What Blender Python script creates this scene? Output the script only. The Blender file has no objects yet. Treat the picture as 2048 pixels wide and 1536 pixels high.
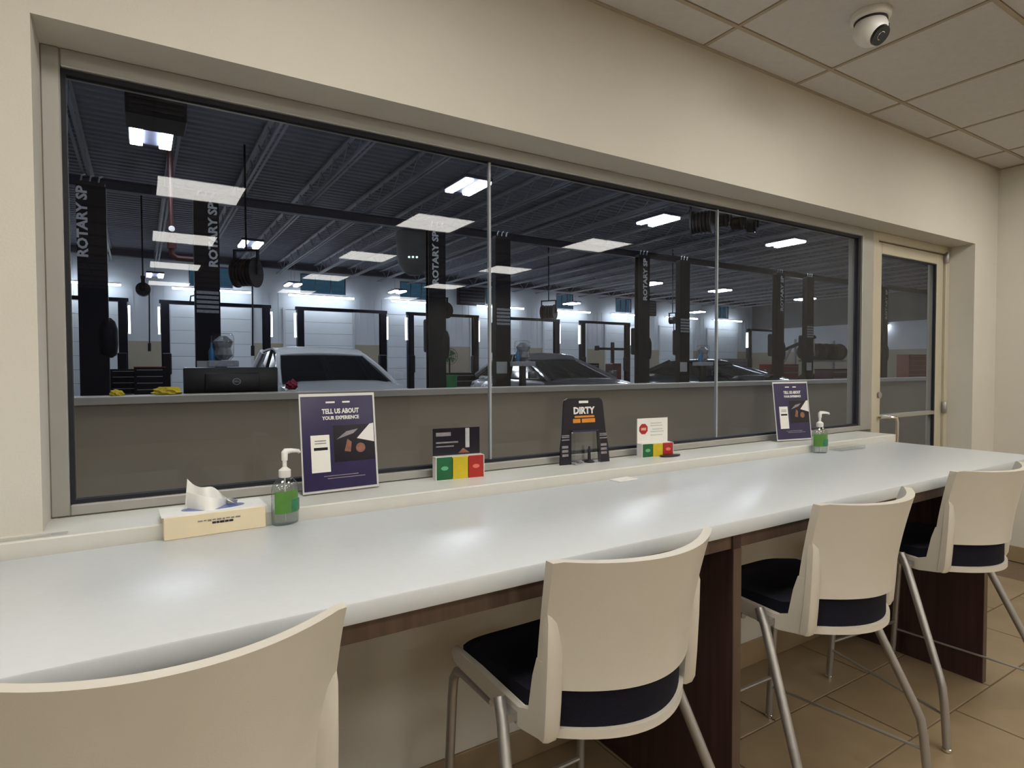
import bpy, bmesh, math, random
from mathutils import Vector, Matrix
random.seed(7)
PI = math.pi
SC = bpy.context.scene
COL = SC.collection

# ------------------------------------------------------------------ camera, world, exposure
CAM_H = 1.25
cam_data = bpy.data.cameras.new('camera')
cam_data.sensor_width = 36.0
cam_data.lens = 36.0 * 1191.1 / 2048.0
cam_data.clip_start = 0.02
cam_data.clip_end = 200
cam = bpy.data.objects.new('camera', cam_data)
COL.objects.link(cam)
_yaw, _pitch, _roll = 0.557, -0.0281, -0.0031
_F = Vector((math.sin(_yaw)*math.cos(_pitch), math.cos(_yaw)*math.cos(_pitch), math.sin(_pitch)))
_R = Vector((math.cos(_yaw), -math.sin(_yaw), 0))
_U = _R.cross(_F)
_r2 = _R*math.cos(_roll) + _U*math.sin(_roll)
_u2 = -_R*math.sin(_roll) + _U*math.cos(_roll)
_m = Matrix((( _r2.x, _u2.x, -_F.x, 0.0), (_r2.y, _u2.y, -_F.y, -1.6302), (_r2.z, _u2.z, -_F.z, CAM_H), (0, 0, 0, 1)))
cam.matrix_world = _m
SC.camera = cam

world = bpy.data.worlds.new('evening_sky')
SC.world = world
world.use_nodes = True
_bg = world.node_tree.nodes['Background']
_bg.inputs[0].default_value = (0.06, 0.17, 0.25, 1)
_bg.inputs[1].default_value = 0.35

SC.view_settings.view_transform = 'Standard'
SC.view_settings.look = 'None'
SC.view_settings.gamma = 1.0
SC.view_settings.use_curve_mapping = False
SC.view_settings.exposure = 0.0
SC.cycles.max_bounces = 8
SC.cycles.use_adaptive_sampling = True
SC.cycles.adaptive_threshold = 0.03
SC.cycles.diffuse_bounces = 4
SC.cycles.glossy_bounces = 3
SC.cycles.transparent_max_bounces = 16
SC.cycles.sample_clamp_indirect = 4.0
SC.cycles.caustics_reflective = False
SC.cycles.caustics_refractive = False

TROFFER_POWER = 17.5
HIGHBAY_POWER = 58.0
STRIP_POWER = 25.0
POST_STRIP_POWER = 8.0

# ------------------------------------------------------------------ materials
MATS = {}
def mat(name, col, rough=0.5, metal=0.0, noise=0.0, nscale=8.0, bump=0.0, bscale=60.0, spec=0.5, coat=0.0):
    if name in MATS: return MATS[name]
    m = bpy.data.materials.new(name); m.use_nodes = True
    nt = m.node_tree; b = nt.nodes['Principled BSDF']
    b.inputs['Base Color'].default_value = (*col, 1)
    b.inputs['Roughness'].default_value = rough
    b.inputs['Metallic'].default_value = metal
    b.inputs['Specular IOR Level'].default_value = spec
    b.inputs['Coat Weight'].default_value = coat
    if noise or bump:
        tc = nt.nodes.new('ShaderNodeTexCoord')
    if noise:
        n = nt.nodes.new('ShaderNodeTexNoise'); n.inputs['Scale'].default_value = nscale; n.inputs['Detail'].default_value = 6
        nt.links.new(tc.outputs['Object'], n.inputs['Vector'])
        r = nt.nodes.new('ShaderNodeValToRGB')
        r.color_ramp.elements[0].position = 0.3; r.color_ramp.elements[1].position = 0.7
        r.color_ramp.elements[0].color = (*[c*(1-noise) for c in col], 1)
        r.color_ramp.elements[1].color = (*[min(1, c*(1+noise)) for c in col], 1)
        nt.links.new(n.outputs['Fac'], r.inputs['Fac']); nt.links.new(r.outputs['Color'], b.inputs['Base Color'])
    if bump:
        n2 = nt.nodes.new('ShaderNodeTexNoise'); n2.inputs['Scale'].default_value = bscale; n2.inputs['Detail'].default_value = 3
        nt.links.new(tc.outputs['Object'], n2.inputs['Vector'])
        bp = nt.nodes.new('ShaderNodeBump'); bp.inputs['Strength'].default_value = bump; bp.inputs['Distance'].default_value = 0.004
        nt.links.new(n2.outputs['Fac'], bp.inputs['Height']); nt.links.new(bp.outputs['Normal'], b.inputs['Normal'])
    MATS[name] = m
    return m

def emit(name, col, strength):
    if name in MATS: return MATS[name]
    m = bpy.data.materials.new(name); m.use_nodes = True
    nt = m.node_tree; nt.nodes.remove(nt.nodes['Principled BSDF'])
    e = nt.nodes.new('ShaderNodeEmission'); e.inputs[0].default_value = (*col, 1); e.inputs[1].default_value = strength
    nt.links.new(e.outputs[0], nt.nodes['Material Output'].inputs[0])
    MATS[name] = m
    return m

def glass(name, tint=(1, 1, 1), f0=0.04, rough=0.0, gain=0.96):
    """clear sheet: lets light straight through, mirrors by Schlick's angle law"""
    if name in MATS: return MATS[name]
    m = bpy.data.materials.new(name); m.use_nodes = True
    nt = m.node_tree; nt.nodes.remove(nt.nodes['Principled BSDF'])
    tr = nt.nodes.new('ShaderNodeBsdfTransparent'); tr.inputs[0].default_value = (*tint, 1)
    gl = nt.nodes.new('ShaderNodeBsdfGlossy'); gl.inputs['Roughness'].default_value = rough
    lw = nt.nodes.new('ShaderNodeLayerWeight'); lw.inputs[0].default_value = 0.5
    pw = nt.nodes.new('ShaderNodeMath'); pw.operation = 'POWER'; pw.inputs[1].default_value = 5
    ma = nt.nodes.new('ShaderNodeMath'); ma.operation = 'MULTIPLY_ADD'; ma.inputs[1].default_value = gain; ma.inputs[2].default_value = f0
    mx = nt.nodes.new('ShaderNodeMixShader')
    nt.links.new(lw.outputs['Facing'], pw.inputs[0]); nt.links.new(pw.outputs[0], ma.inputs[0]); nt.links.new(ma.outputs[0], mx.inputs[0])
    nt.links.new(tr.outputs[0], mx.inputs[1]); nt.links.new(gl.outputs[0], mx.inputs[2])
    nt.links.new(mx.outputs[0], nt.nodes['Material Output'].inputs[0])
    MATS[name] = m
    return m

def wood(name, c1, c2, rough=0.4):
    if name in MATS: return MATS[name]
    m = mat(name, c1, rough); nt = m.node_tree; b = nt.nodes['Principled BSDF']
    tc = nt.nodes.new('ShaderNodeTexCoord'); mp = nt.nodes.new('ShaderNodeMapping'); mp.inputs['Scale'].default_value = (30, 30, 1.5)
    n = nt.nodes.new('ShaderNodeTexNoise'); n.inputs['Scale'].default_value = 2.0; n.inputs['Detail'].default_value = 8
    r = nt.nodes.new('ShaderNodeValToRGB'); r.color_ramp.elements[0].color = (*c1, 1); r.color_ramp.elements[1].color = (*c2, 1)
    r.color_ramp.elements[0].position = 0.3; r.color_ramp.elements[1].position = 0.7
    nt.links.new(tc.outputs['Object'], mp.inputs[0]); nt.links.new(mp.outputs[0], n.inputs['Vector'])
    nt.links.new(n.outputs['Fac'], r.inputs['Fac']); nt.links.new(r.outputs['Color'], b.inputs['Base Color'])
    return m

M_wall = mat('cream_paint', (0.615, 0.590, 0.520), 0.75, noise=0.02, nscale=3, bump=0.15, bscale=180)
M_ceil = mat('ceiling_tile', (0.57, 0.56, 0.545), 0.9, noise=0.03, nscale=40, bump=0.4, bscale=250)
M_tbar = mat('ceiling_bar', (0.36, 0.30, 0.22), 0.6, noise=0.04, nscale=10)
M_floor = mat('beige_floor_tile', (0.265, 0.195, 0.115), 0.35, noise=0.12, nscale=5, bump=0.1, bscale=30)
M_grout = mat('brown_grout', (0.16, 0.11, 0.065), 0.9, noise=0.1, nscale=30)
M_basetile = mat('tan_base_tile', (0.30, 0.22, 0.13), 0.4, noise=0.12, nscale=6)
M_quartz = mat('white_quartz', (0.61, 0.64, 0.665), 0.30, noise=0.015, nscale=50, spec=0.5)
M_sill = mat('cream_sill', (0.62, 0.61, 0.56), 0.35, noise=0.02, nscale=30)
M_wood = wood('dark_walnut', (0.030, 0.013, 0.014), (0.055, 0.026, 0.024), 0.38)
M_apron = wood('brown_laminate', (0.070, 0.042, 0.030), (0.115, 0.073, 0.052), 0.4)
M_alu = mat('grey_aluminium', (0.42, 0.41, 0.38), 0.42, metal=0.55, noise=0.03, nscale=6)
M_doorpaint = mat('cream_door_metal', (0.52, 0.48, 0.37), 0.45, metal=0.15, noise=0.03, nscale=6)
M_gasket = mat('black_gasket', (0.006, 0.006, 0.012), 0.6, noise=0.1, nscale=20)
M_glass = glass('window_glass', (0.94, 0.96, 0.985), 0.021)
M_joint = glass('glass_joint_seal', (0.60, 0.64, 0.68), 0.10, rough=0.25)
M_acryl = glass('clear_acrylic', (0.97, 0.98, 0.98), 0.06, rough=0.05)
M_shell = mat('white_polypropylene', (0.62, 0.585, 0.51), 0.38, noise=0.015, nscale=12, bump=0.05, bscale=400)
M_fabric = mat('black_upholstery', (0.008, 0.008, 0.016), 0.85, noise=0.2, nscale=200, bump=0.3, bscale=500, spec=0.2)
M_tube = mat('silver_tube', (0.40, 0.385, 0.37), 0.38, metal=0.75, noise=0.04, nscale=20)
M_chrome = mat('chrome', (0.75, 0.73, 0.68), 0.15, metal=1.0, noise=0.02)
M_blackplastic = mat('black_plastic', (0.008, 0.008, 0.010), 0.3, noise=0.1, nscale=30)
M_white = mat('white_plastic', (0.78, 0.77, 0.74), 0.35, noise=0.02, nscale=20)
M_paper = mat('white_paper', (0.80, 0.79, 0.74), 0.7, noise=0.02, nscale=30)
M_navy = mat('navy_print', (0.030, 0.024, 0.075), 0.18, noise=0.15, nscale=8)
M_blackprint = mat('black_print', (0.010, 0.008, 0.016), 0.2, noise=0.15, nscale=12)
M_whiteprint = mat('white_print', (0.75, 0.74, 0.72), 0.4, noise=0.03)
M_greyprint = mat('grey_print', (0.22, 0.20, 0.22), 0.4, noise=0.2, nscale=60)
M_orange = mat('orange_print', (0.60, 0.22, 0.02), 0.4, noise=0.1, nscale=30)
M_red = mat('red_print', (0.36, 0.015, 0.012), 0.35, noise=0.1, nscale=20)
M_green = mat('green_print', (0.006, 0.11, 0.035), 0.35, noise=0.1, nscale=20)
M_yellow = mat('yellow_print', (0.56, 0.44, 0.015), 0.35, noise=0.08, nscale=20)
M_skin = mat('tan_print', (0.24, 0.10, 0.065), 0.4, noise=0.25, nscale=60)
M_tissuebox = mat('cream_card', (0.72, 0.62, 0.43), 0.6, noise=0.05, nscale=14)
M_tissue = mat('tissue_paper', (0.82, 0.82, 0.78), 0.9, noise=0.02, nscale=20)
M_gel = glass('clear_gel_bottle', (0.80, 0.85, 0.85), 0.12, rough=0.08)
M_lime = mat('lime_label', (0.075, 0.21, 0.03), 0.35, noise=0.1, nscale=20)
# shop
M_deck = mat('grey_roof_deck', (0.19, 0.20, 0.25), 0.7, noise=0.1, nscale=0.8)
M_steel = mat('grey_painted_steel', (0.27, 0.28, 0.32), 0.55, noise=0.08, nscale=1.5)
M_girder = mat('dark_painted_steel', (0.05, 0.055, 0.09), 0.55, noise=0.1, nscale=1.0)
M_shopwhite = mat('white_metal_panel', (0.60, 0.63, 0.68), 0.55, noise=0.06, nscale=0.8)
M_shoptan = mat('tan_wainscot', (0.40, 0.35, 0.27), 0.6, noise=0.06, nscale=0.8)
M_shopfloor = mat('sealed_concrete', (0.25, 0.25, 0.26), 0.25, noise=0.15, nscale=0.7)
M_half = mat('taupe_half_wall', (0.285, 0.225, 0.16), 0.6, noise=0.04, nscale=2)
M_ledge = mat('grey_ledge', (0.37, 0.33, 0.28), 0.4, noise=0.05, nscale=4)
M_lift = mat('black_lift_paint', (0.005, 0.005, 0.011), 0.5, noise=0.15, nscale=3, spec=0.2)
M_liftdark = mat('dark_grey_machine', (0.018, 0.017, 0.020), 0.55, noise=0.2, nscale=8, spec=0.3)
M_decal = mat('grey_decal', (0.42, 0.43, 0.46), 0.5, noise=0.2, nscale=25)
M_letter = mat('pale_lettering', (0.85, 0.86, 0.90), 0.5, noise=0.05)
M_odoor = mat('white_overhead_door', (0.74, 0.78, 0.83), 0.45, noise=0.04, nscale=1.0)
M_redpipe = mat('dark_red_pipe', (0.04, 0.008, 0.010), 0.45, noise=0.1, nscale=4)
M_bigred = mat('red_tool_steel', (0.20, 0.02, 0.02), 0.35, noise=0.1, nscale=4)
M_carwhite = mat('white_car_paint', (0.88, 0.91, 0.94), 0.25, noise=0.02, nscale=2, coat=0.6)
M_cargrey = mat('grey_car_paint', (0.16, 0.16, 0.18), 0.22, metal=0.4, noise=0.05, nscale=2, coat=0.8)
M_cardark = mat('dark_blue_car_paint', (0.012, 0.025, 0.045), 0.15, metal=0.3, noise=0.05, nscale=2, coat=1.0)
M_carglass = mat('dark_car_glass', (0.010, 0.013, 0.016), 0.06, noise=0.1, nscale=3)
M_tyre = mat('tyre_rubber', (0.012, 0.012, 0.012), 0.8, noise=0.2, nscale=20)
M_lampglass = mat('headlamp_lens', (0.55, 0.58, 0.60), 0.1, noise=0.05)
M_yellowcloth = mat('yellow_cloth', (0.55, 0.40, 0.02), 0.9, noise=0.2, nscale=30)
M_binGreen = mat('green_bin_plastic', (0.01, 0.20, 0.06), 0.4, noise=0.1, nscale=6)
M_blue = mat('blue_bottle', (0.03, 0.22, 0.45), 0.3, noise=0.1, nscale=12)
E_troffer = emit('troffer_light', (1.0, 0.955, 0.875), TROFFER_POWER)
E_highbay = emit('highbay_light', (0.90, 0.95, 1.0), HIGHBAY_POWER)
E_strip = emit('wall_strip_light', (0.86, 0.94, 1.0), STRIP_POWER)
E_post = emit('post_light', (0.92, 0.96, 1.0), POST_STRIP_POWER)

# ------------------------------------------------------------------ builders
def obj(name, bm, m, parent=None, smooth=False, loc=None, rotz=None):
    me = bpy.data.meshes.new(name)
    bmesh.ops.recalc_face_normals(bm, faces=bm.faces)
    bm.to_mesh(me); bm.free()
    if smooth:
        for p in me.polygons: p.use_smooth = True
        try: me.set_sharp_from_angle(angle=math.radians(40))
        except Exception: pass
    if m: me.materials.append(m)
    o = bpy.data.objects.new(name, me); COL.objects.link(o)
    if parent: o.parent = parent
    if loc: o.location = loc
    if rotz is not None: o.rotation_euler = (0, 0, rotz)
    return o

def inst(name, me, parent=None, loc=(0, 0, 0)):
    o = bpy.data.objects.new(name, me); COL.objects.link(o); o.location = loc
    if parent: o.parent = parent
    return o

def thing(name, label, cat, loc=(0, 0, 0), rotz=0.0, group=None):
    o = bpy.data.objects.new(name, None); COL.objects.link(o)
    o.empty_display_size = 0.1
    o.location = loc; o.rotation_euler = (0, 0, rotz)
    o['label'] = label; o['category'] = cat
    if group: o['group'] = group
    return o

def tag(o, label, cat, group=None):
    o['label'] = label; o['category'] = cat
    if group: o['group'] = group
    return o

def struct(o, label, cat):
    o['kind'] = 'structure'; o['label'] = label; o['category'] = cat
    return o

def dup(root, name, label, loc, rotz=0.0, group=None):
    r = root.copy(); r.name = name; COL.objects.link(r); r.location = loc; r.rotation_euler = (0, 0, rotz); r['label'] = label
    if group: r['group'] = group
    for ch in list(root.children):
        c = ch.copy(); COL.objects.link(c); c.parent = r
        for g in list(ch.children):
            d = g.copy(); COL.objects.link(d); d.parent = c
    return r

def B(): return bmesh.new()

def box(bm, x0, x1, y0, y1, z0, z1, bev=0.0, seg=2):
    vs = [bm.verts.new(p) for p in ((x0,y0,z0),(x1,y0,z0),(x1,y1,z0),(x0,y1,z0),(x0,y0,z1),(x1,y0,z1),(x1,y1,z1),(x0,y1,z1))]
    fs = [bm.faces.new([vs[i] for i in f]) for f in ((0,3,2,1),(4,5,6,7),(0,1,5,4),(1,2,6,5),(2,3,7,6),(3,0,4,7))]
    if bev > 0:
        es = list({e for f in fs for e in f.edges})
        bmesh.ops.bevel(bm, geom=es, offset=bev, segments=seg, affect='EDGES', profile=0.5)
    return bm

def tube(bm, pts, r, n=10, cap=True, radii=None):
    pts = [Vector(p) for p in pts]; rings = []
    up = Vector((0, 0, 1))
    t0 = (pts[1]-pts[0]).normalized()
    if abs(t0.dot(up)) > 0.95: up = Vector((0, 1, 0))
    nrm = (up - t0*up.dot(t0)).normalized()
    for i, p in enumerate(pts):
        if i == 0: t = pts[1]-pts[0]
        elif i == len(pts)-1: t = pts[-1]-pts[-2]
        else: t = (pts[i+1]-pts[i]).normalized() + (pts[i]-pts[i-1]).normalized()
        t.normalize()
        nrm = nrm - t*nrm.dot(t)
        nrm = nrm.normalized(); bi = t.cross(nrm)
        rr = radii[i] if radii else r
        rings.append([bm.verts.new(p + (nrm*math.cos(2*PI*k/n) + bi*math.sin(2*PI*k/n))*rr) for k in range(n)])
    for a, b in zip(rings, rings[1:]):
        for k in range(n): bm.faces.new((a[k], a[(k+1) % n], b[(k+1) % n], b[k]))
    if cap:
        bm.faces.new(list(reversed(rings[0]))); bm.faces.new(rings[-1])
    return bm

def lathe(bm, prof, c=(0, 0, 0), n=24, axis='z', sx=1.0, sy=1.0):
    rings = []
    for r, h in prof:
        ring = []
        for k in range(n):
            a = 2*PI*k/n
            if axis == 'z': p = (c[0]+r*math.cos(a)*sx, c[1]+r*math.sin(a)*sy, c[2]+h)
            elif axis == 'y': p = (c[0]+r*math.cos(a), c[1]+h, c[2]+r*math.sin(a))
            else: p = (c[0]+h, c[1]+r*math.cos(a), c[2]+r*math.sin(a))
            ring.append(bm.verts.new(p))
        rings.append(ring)
    for a, b in zip(rings, rings[1:]):
        for k in range(n): bm.faces.new((a[k], a[(k+1) % n], b[(k+1) % n], b[k]))
    bm.faces.new(list(reversed(rings[0]))); bm.faces.new(rings[-1])
    return bm

def prism(bm, poly, axis, a, b):
    """extrude polygon; axis 'x': poly=(y,z); 'y': poly=(x,z); 'z': poly=(x,y)"""
    def P(p, h):
        return (h, p[0], p[1]) if axis == 'x' else (p[0], h, p[1]) if axis == 'y' else (p[0], p[1], h)
    v0 = [bm.verts.new(P(p, a)) for p in poly]; v1 = [bm.verts.new(P(p, b)) for p in poly]
    n = len(poly)
    bm.faces.new(v0); bm.faces.new(list(reversed(v1)))
    for i in range(n): bm.faces.new((v0[i], v0[(i+1) % n], v1[(i+1) % n], v1[i]))
    return bm

def slab(bm, fn, nu, nv, off):
    """surface fn(u,v) with thickness; off(u,v) -> Vector offset of the back skin"""
    A = [[bm.verts.new(fn(i/nu, j/nv)) for j in range(nv+1)] for i in range(nu+1)]
    C = [[bm.verts.new(Vector(fn(i/nu, j/nv)) + off(i/nu, j/nv)) for j in range(nv+1)] for i in range(nu+1)]
    for i in range(nu):
        for j in range(nv):
            bm.faces.new((A[i][j], A[i+1][j], A[i+1][j+1], A[i][j+1]))
            bm.faces.new((C[i][j], C[i][j+1], C[i+1][j+1], C[i+1][j]))
    for i in range(nu):
        bm.faces.new((A[i][0], C[i][0], C[i+1][0], A[i+1][0])); bm.faces.new((A[i][nv], A[i+1][nv], C[i+1][nv], C[i][nv]))
    for j in range(nv):
        bm.faces.new((A[0][j], A[0][j+1], C[0][j+1], C[0][j])); bm.faces.new((A[nu][j], C[nu][j], C[nu][j+1], A[nu][j+1]))
    return bm

def quad(bm, *p):
    return bm.faces.new([bm.verts.new(q) for q in p])

def text_obj(name, s, size, m, parent, loc, rot=(PI/2, 0, 0), width=None, depth=0.0006, align='CENTER', bold=0.0):
    cu = bpy.data.curves.new('lettering', 'FONT'); cu.body = s; cu.size = size; cu.extrude = depth; cu.resolution_u = 2; cu.offset = bold
    cu.align_x = align; cu.align_y = 'CENTER'
    t = bpy.data.objects.new('lettering', cu); COL.objects.link(t)
    dg = bpy.context.evaluated_depsgraph_get(); dg.update()
    me = bpy.data.meshes.new_from_object(t.evaluated_get(dg))
    bpy.data.objects.remove(t); bpy.data.curves.remove(cu)
    me.materials.clear(); me.materials.append(m)
    if width and len(me.vertices):
        xs = [v.co.x for v in me.vertices]; w = max(xs)-min(xs)
        for v in me.vertices: v.co.x *= width/w
    o = bpy.data.objects.new(name, me); COL.objects.link(o); o.parent = parent; o.location = loc; o.rotation_euler = rot
    return o

# ================================================================== SETTING: waiting room
CEIL = 2.51
XL, XR, YB = -3.2, 4.72, -9.6          # room limits, window wall face at y = 0
OX0, OX1, OTOP = -0.187, 4.395, 2.005  # the long opening
WT = 0.26                              # wall thickness
KW = 3.31                              # right end of knee wall

bm = B()
box(bm, XL-0.1, XR+0.1, 0, WT, OTOP, CEIL+0.25)
box(bm, XL-0.1, OX0, 0, WT, 0, OTOP)
box(bm, OX1, XR+0.1, 0, WT, 0, OTOP)
box(bm, XL-0.1, KW, -0.06, WT-0.02, 0, 0.855)
struct(obj('wall_front', bm, M_wall), 'cream painted wall around the long interior window', 'wall')
struct(obj('wall_right', box(B(), XR, XR+0.12, YB, 0, 0, CEIL+0.25), M_wall), 'cream painted wall at the right end of the counter room', 'wall')
struct(obj('wall_left', box(B(), XL-0.12, XL, YB, 0, 0, CEIL+0.25), M_wall), 'cream painted wall left of the counter', 'wall')
struct(obj('wall_back', box(B(), XL-0.12, XR+0.12, YB-0.12, YB, 0, CEIL+0.25), mat('darkened_back_wall', (0.07, 0.055, 0.045), 0.7, noise=0.05, nscale=2)), 'unseen wall behind the viewer, coloured dark brown to dim its reflection in the window', 'wall')  # unseen wall, colour darkened so the glass mirrors little of it

floor = struct(obj('floor', box(B(), XL-0.1, XR+0.1, YB-0.1, WT+0.1, -0.12, -0.004), M_grout), 'beige tiled floor of the counter room', 'floor')
tw, td = 0.610, 0.305
bm = box(B(), 0.003, tw-0.003, 0.003, td-0.003, -0.004, 0.0, bev=0.0015, seg=1)
tile_o = obj('tile', bm, M_floor, floor); tile_me = tile_o.data
tile_o.location = (-50, 0, 0)
first = True
row = 0
y = -0.06 - td
while y > -5.6:
    x = -3.2 + (0.305 if row % 2 else 0.0) + 0.20
    while x < XR - 0.05:
        vis = (x > 0.0 and y > -1.6)
        if vis:
            if x + tw > XR: break
            if first: tile_o.location = (x, y, 0); first = False
            else: inst('tile', tile_me, floor, (x, y, 0))
        x += tw
    y -= td; row += 1
# surface beyond the separately laid tiles
bm = B(); box(bm, XL, XR, YB, -1.585, -0.004, -0.0005); box(bm, XL, -0.2, -1.585, -0.06, -0.004, -0.0005)
obj('far_floor_tiling', bm, M_floor, floor)

# tile base along the walls
bm = B(); box(bm, XL, KW, -0.07, -0.06, 0, 0.10, bev=0.002, seg=1)
bb = struct(obj('baseboard_front', bm, M_basetile), 'tan tile base below the window wall', 'baseboard')
bm = B(); box(bm, XR-0.010, XR, YB, -0.0, 0, 0.10, bev=0.002, seg=1); box(bm, OX1+0.002, XR-0.010, -0.010, 0, 0, 0.10)
struct(obj('baseboard_right', bm, M_basetile), 'tan tile base along the right wall', 'baseboard')

# ceiling: slab, T-bar grid, loose tiles
ceil = struct(obj('ceiling', box(B(), XL-0.1, XR+0.1, YB-0.1, 0.05, CEIL+0.02, CEIL+0.2), M_ceil), 'suspended ceiling of large beige acoustic tiles', 'ceiling')
gx = [1.9064 + i*0.6096 for i in range(-8, 5)]
gy = [-0.1668, -0.738] + [-0.738-0.6096*i for i in range(1, 15)]
bm = B()
for x in gx: box(bm, x-0.008, x+0.008, YB, 0, CEIL+0.001, CEIL+0.02)
for yy in gy: box(bm, XL, XR, yy-0.008, yy+0.008, CEIL+0.0005, CEIL+0.0195)
box(bm, XL, XR, -0.014, 0, CEIL-0.0005, CEIL+0.02); box(bm, XR-0.014, XR, YB, 0, CEIL-0.0008, CEIL+0.02)
obj('grid_bar', bm, M_tbar, ceil)
TROFF = []
gxc = lambda i: (gx[i]+gx[i+1])/2
cols = [i for i in range(len(gx)-1) if min(abs(gxc(i)-c) for c in (-1.447, 0.382, 2.211, 4.04)) < 0.05]
gyy = [0.0] + gy
def cellc(y0):  # cell row index whose centre is nearest
    return min(range(1, len(gyy)-1), key=lambda j: abs((gyy[j]+gyy[j+1])/2 - y0))
rows = []
for y0 in (1.45, 3.241, 5.03, 6.75, 8.55):
    j = cellc(2*0.16 - y0)
    rows.append(j)
for ci in cols:
    for j in rows: TROFF.append((ci, j))
xe = gx + [XR]
tmes = {}
for i in range(len(xe)-1):
    for j in range(len(gyy)-1):
        x0, x1, y1, y0 = xe[i]+0.0085, xe[i+1]-0.0085, gyy[j]-0.0085, gyy[j+1]+0.0085
        if (i, j) in TROFF or x0 < 0.6 or y1 < -2.6: continue
        key = (round(x1-x0, 3), round(y1-y0, 3))
        if key not in tmes:
            w, d = x1-x0, y1-y0
            o = obj('ceiling_tile', box(B(), 0, w, 0, d, CEIL+0.004, CEIL+0.0195, bev=0.002, seg=1), M_ceil, ceil, loc=(x0, y0, 0)); tmes[key] = o.data
        else: inst('ceiling_tile', tmes[key], ceil, (x0, y0, 0))

# recessed troffers: the room's own lamps
tro = None
colname = ['far left', 'left', 'middle', 'right']
rowname = ['first', 'second', 'third', 'fourth', 'fifth']
for k, (ci, j) in enumerate(TROFF):
    cx, cy = (gx[ci]+gx[ci+1])/2, (gyy[j]+gyy[j+1])/2
    lab = 'square recessed ceiling light mirrored in the window, %s column, %s row back' % (colname[cols.index(ci)], rowname[rows.index(j)])
    if rows.index(j) == 0: lab = 'square recessed ceiling light right over the chairs, %s column' % colname[cols.index(ci)]
    if tro is None:
        tro = thing('recessed_light', lab, 'ceiling light', (cx, cy, CEIL), 0, 'recessed ceiling lights of the room')
        bm = B(); s, w = 0.296, 0.030
        box(bm, -s, s, -s, -s+w, -0.002, 0.014); box(bm, -s, s, s-w, s, -0.002, 0.014); box(bm, -s, -s+w, -s+w, s-w, -0.002, 0.014); box(bm, s-w, s, -s+w, s-w, -0.002, 0.014)
        obj('frame', bm, M_white, tro)
        obj('diffuser', box(B(), -s+w, s-w, -s+w, s-w, 0.004, 0.012), E_troffer, tro)
    else:
        dup(tro, 'recessed_light', lab, (cx, cy, CEIL), 0)

# ---------------- window: frame, gasket, three panes
GY = 0.160
GX0, GX1, GZ0, GZ1 = -0.150, 3.345, 0.932, 1.950
FX0, FX1 = OX0, 3.475
bm = B()
box(bm, FX0, GX0, 0.135, 0.215, 0.895, OTOP, bev=0.003, seg=1)
box(bm, GX1+0.02, FX1, 0.135, 0.215, 0.895, OTOP, bev=0.003, seg=1)
box(bm, GX0, GX1+0.02, 0.135, 0.215, GZ1+0.012, OTOP, bev=0.003, seg=1)
box(bm, GX0, GX1+0.02, 0.135, 0.215, 0.895, GZ0-0.010, bev=0.003, seg=1)
win = struct(obj('window_1', bm, M_alu), 'long interior window in a grey metal frame looking into the workshop', 'window')
bm = B()
box(bm, GX0, GX1+0.02, 0.148, 0.172, GZ1, GZ1+0.012); box(bm, GX0, GX1+0.02, 0.148, 0.172, GZ0-0.010, GZ0)
box(bm, GX0, GX0+0.010, 0.148, 0.172, GZ0, GZ1); box(bm, GX1, GX1+0.02, 0.148, 0.172, GZ0, GZ1)
obj('gasket', bm, M_gasket, win)
mull = [1.024, 2.197]
px = [GX0+0.010] + mull + [GX1]
for a, b in zip(px, px[1:]):
    obj('glass_pane', box(B(), a+0.004, b-0.004, GY-0.004, GY+0.004, GZ0, GZ1), M_glass, win)
for x in mull:
    obj('glass_joint', box(B(), x-0.004, x+0.004, GY-0.006, GY+0.006, GZ0, GZ1), mat('silicone_seal', (0.30, 0.32, 0.34), 0.4, noise=0.05), win)
# sill
bm = B(); box(bm, XL, KW+0.02, -0.062, 0.135, 0.855, 0.895, bev=0.003, seg=1)
struct(obj('trim_1', bm, M_sill), 'cream raised sill running between counter and window', 'window sill')

# ---------------- glazed door right of the window
DX0, DX1, DZ1 = 3.535, 4.345, 1.955
bm = B()
box(bm, FX1, DX0-0.004, 0.135, 0.225, 0, OTOP, bev=0.003, seg=1); box(bm, DX1+0.004, OX1, 0.135, 0.225, 0, OTOP, bev=0.003, seg=1)
box(bm, DX0-0.004, DX1+0.004, 0.135, 0.225, DZ1+0.004, OTOP, bev=0.003, seg=1)
struct(obj('trim_2', bm, M_doorpaint), 'cream metal frame around the glazed door', 'door frame')
bm = B()
sw = 0.060
box(bm, DX0, DX0+sw, 0.150, 0.195, 0.008, DZ1, bev=0.003, seg=1); box(bm, DX1-0.085, DX1, 0.150, 0.195, 0.008, DZ1, bev=0.003, seg=1)
box(bm, DX0+sw, DX1-0.085, 0.150, 0.195, DZ1-0.065, DZ1, bev=0.003, seg=1); box(bm, DX0+sw, DX1-0.085, 0.150, 0.195, 0.008, 0.25, bev=0.003, seg=1)
door = struct(obj('door_1', bm, M_doorpaint), 'glazed cream metal door to the workshop beside the window', 'door')
obj('midrail', box(B(), DX0+sw, DX1-0.085, 0.155, 0.190, 0.943, 0.968, bev=0.003, seg=1), M_alu, door)
obj('glass_pane', box(B(), DX0+sw, DX1-0.085, 0.168, 0.176, 0.968, DZ1-0.065), M_glass, door)
obj('glass_pane', box(B(), DX0+sw, DX1-0.085, 0.168, 0.176, 0.25, 0.943), M_glass, door)
bm = B(); x = DX1-0.095
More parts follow.
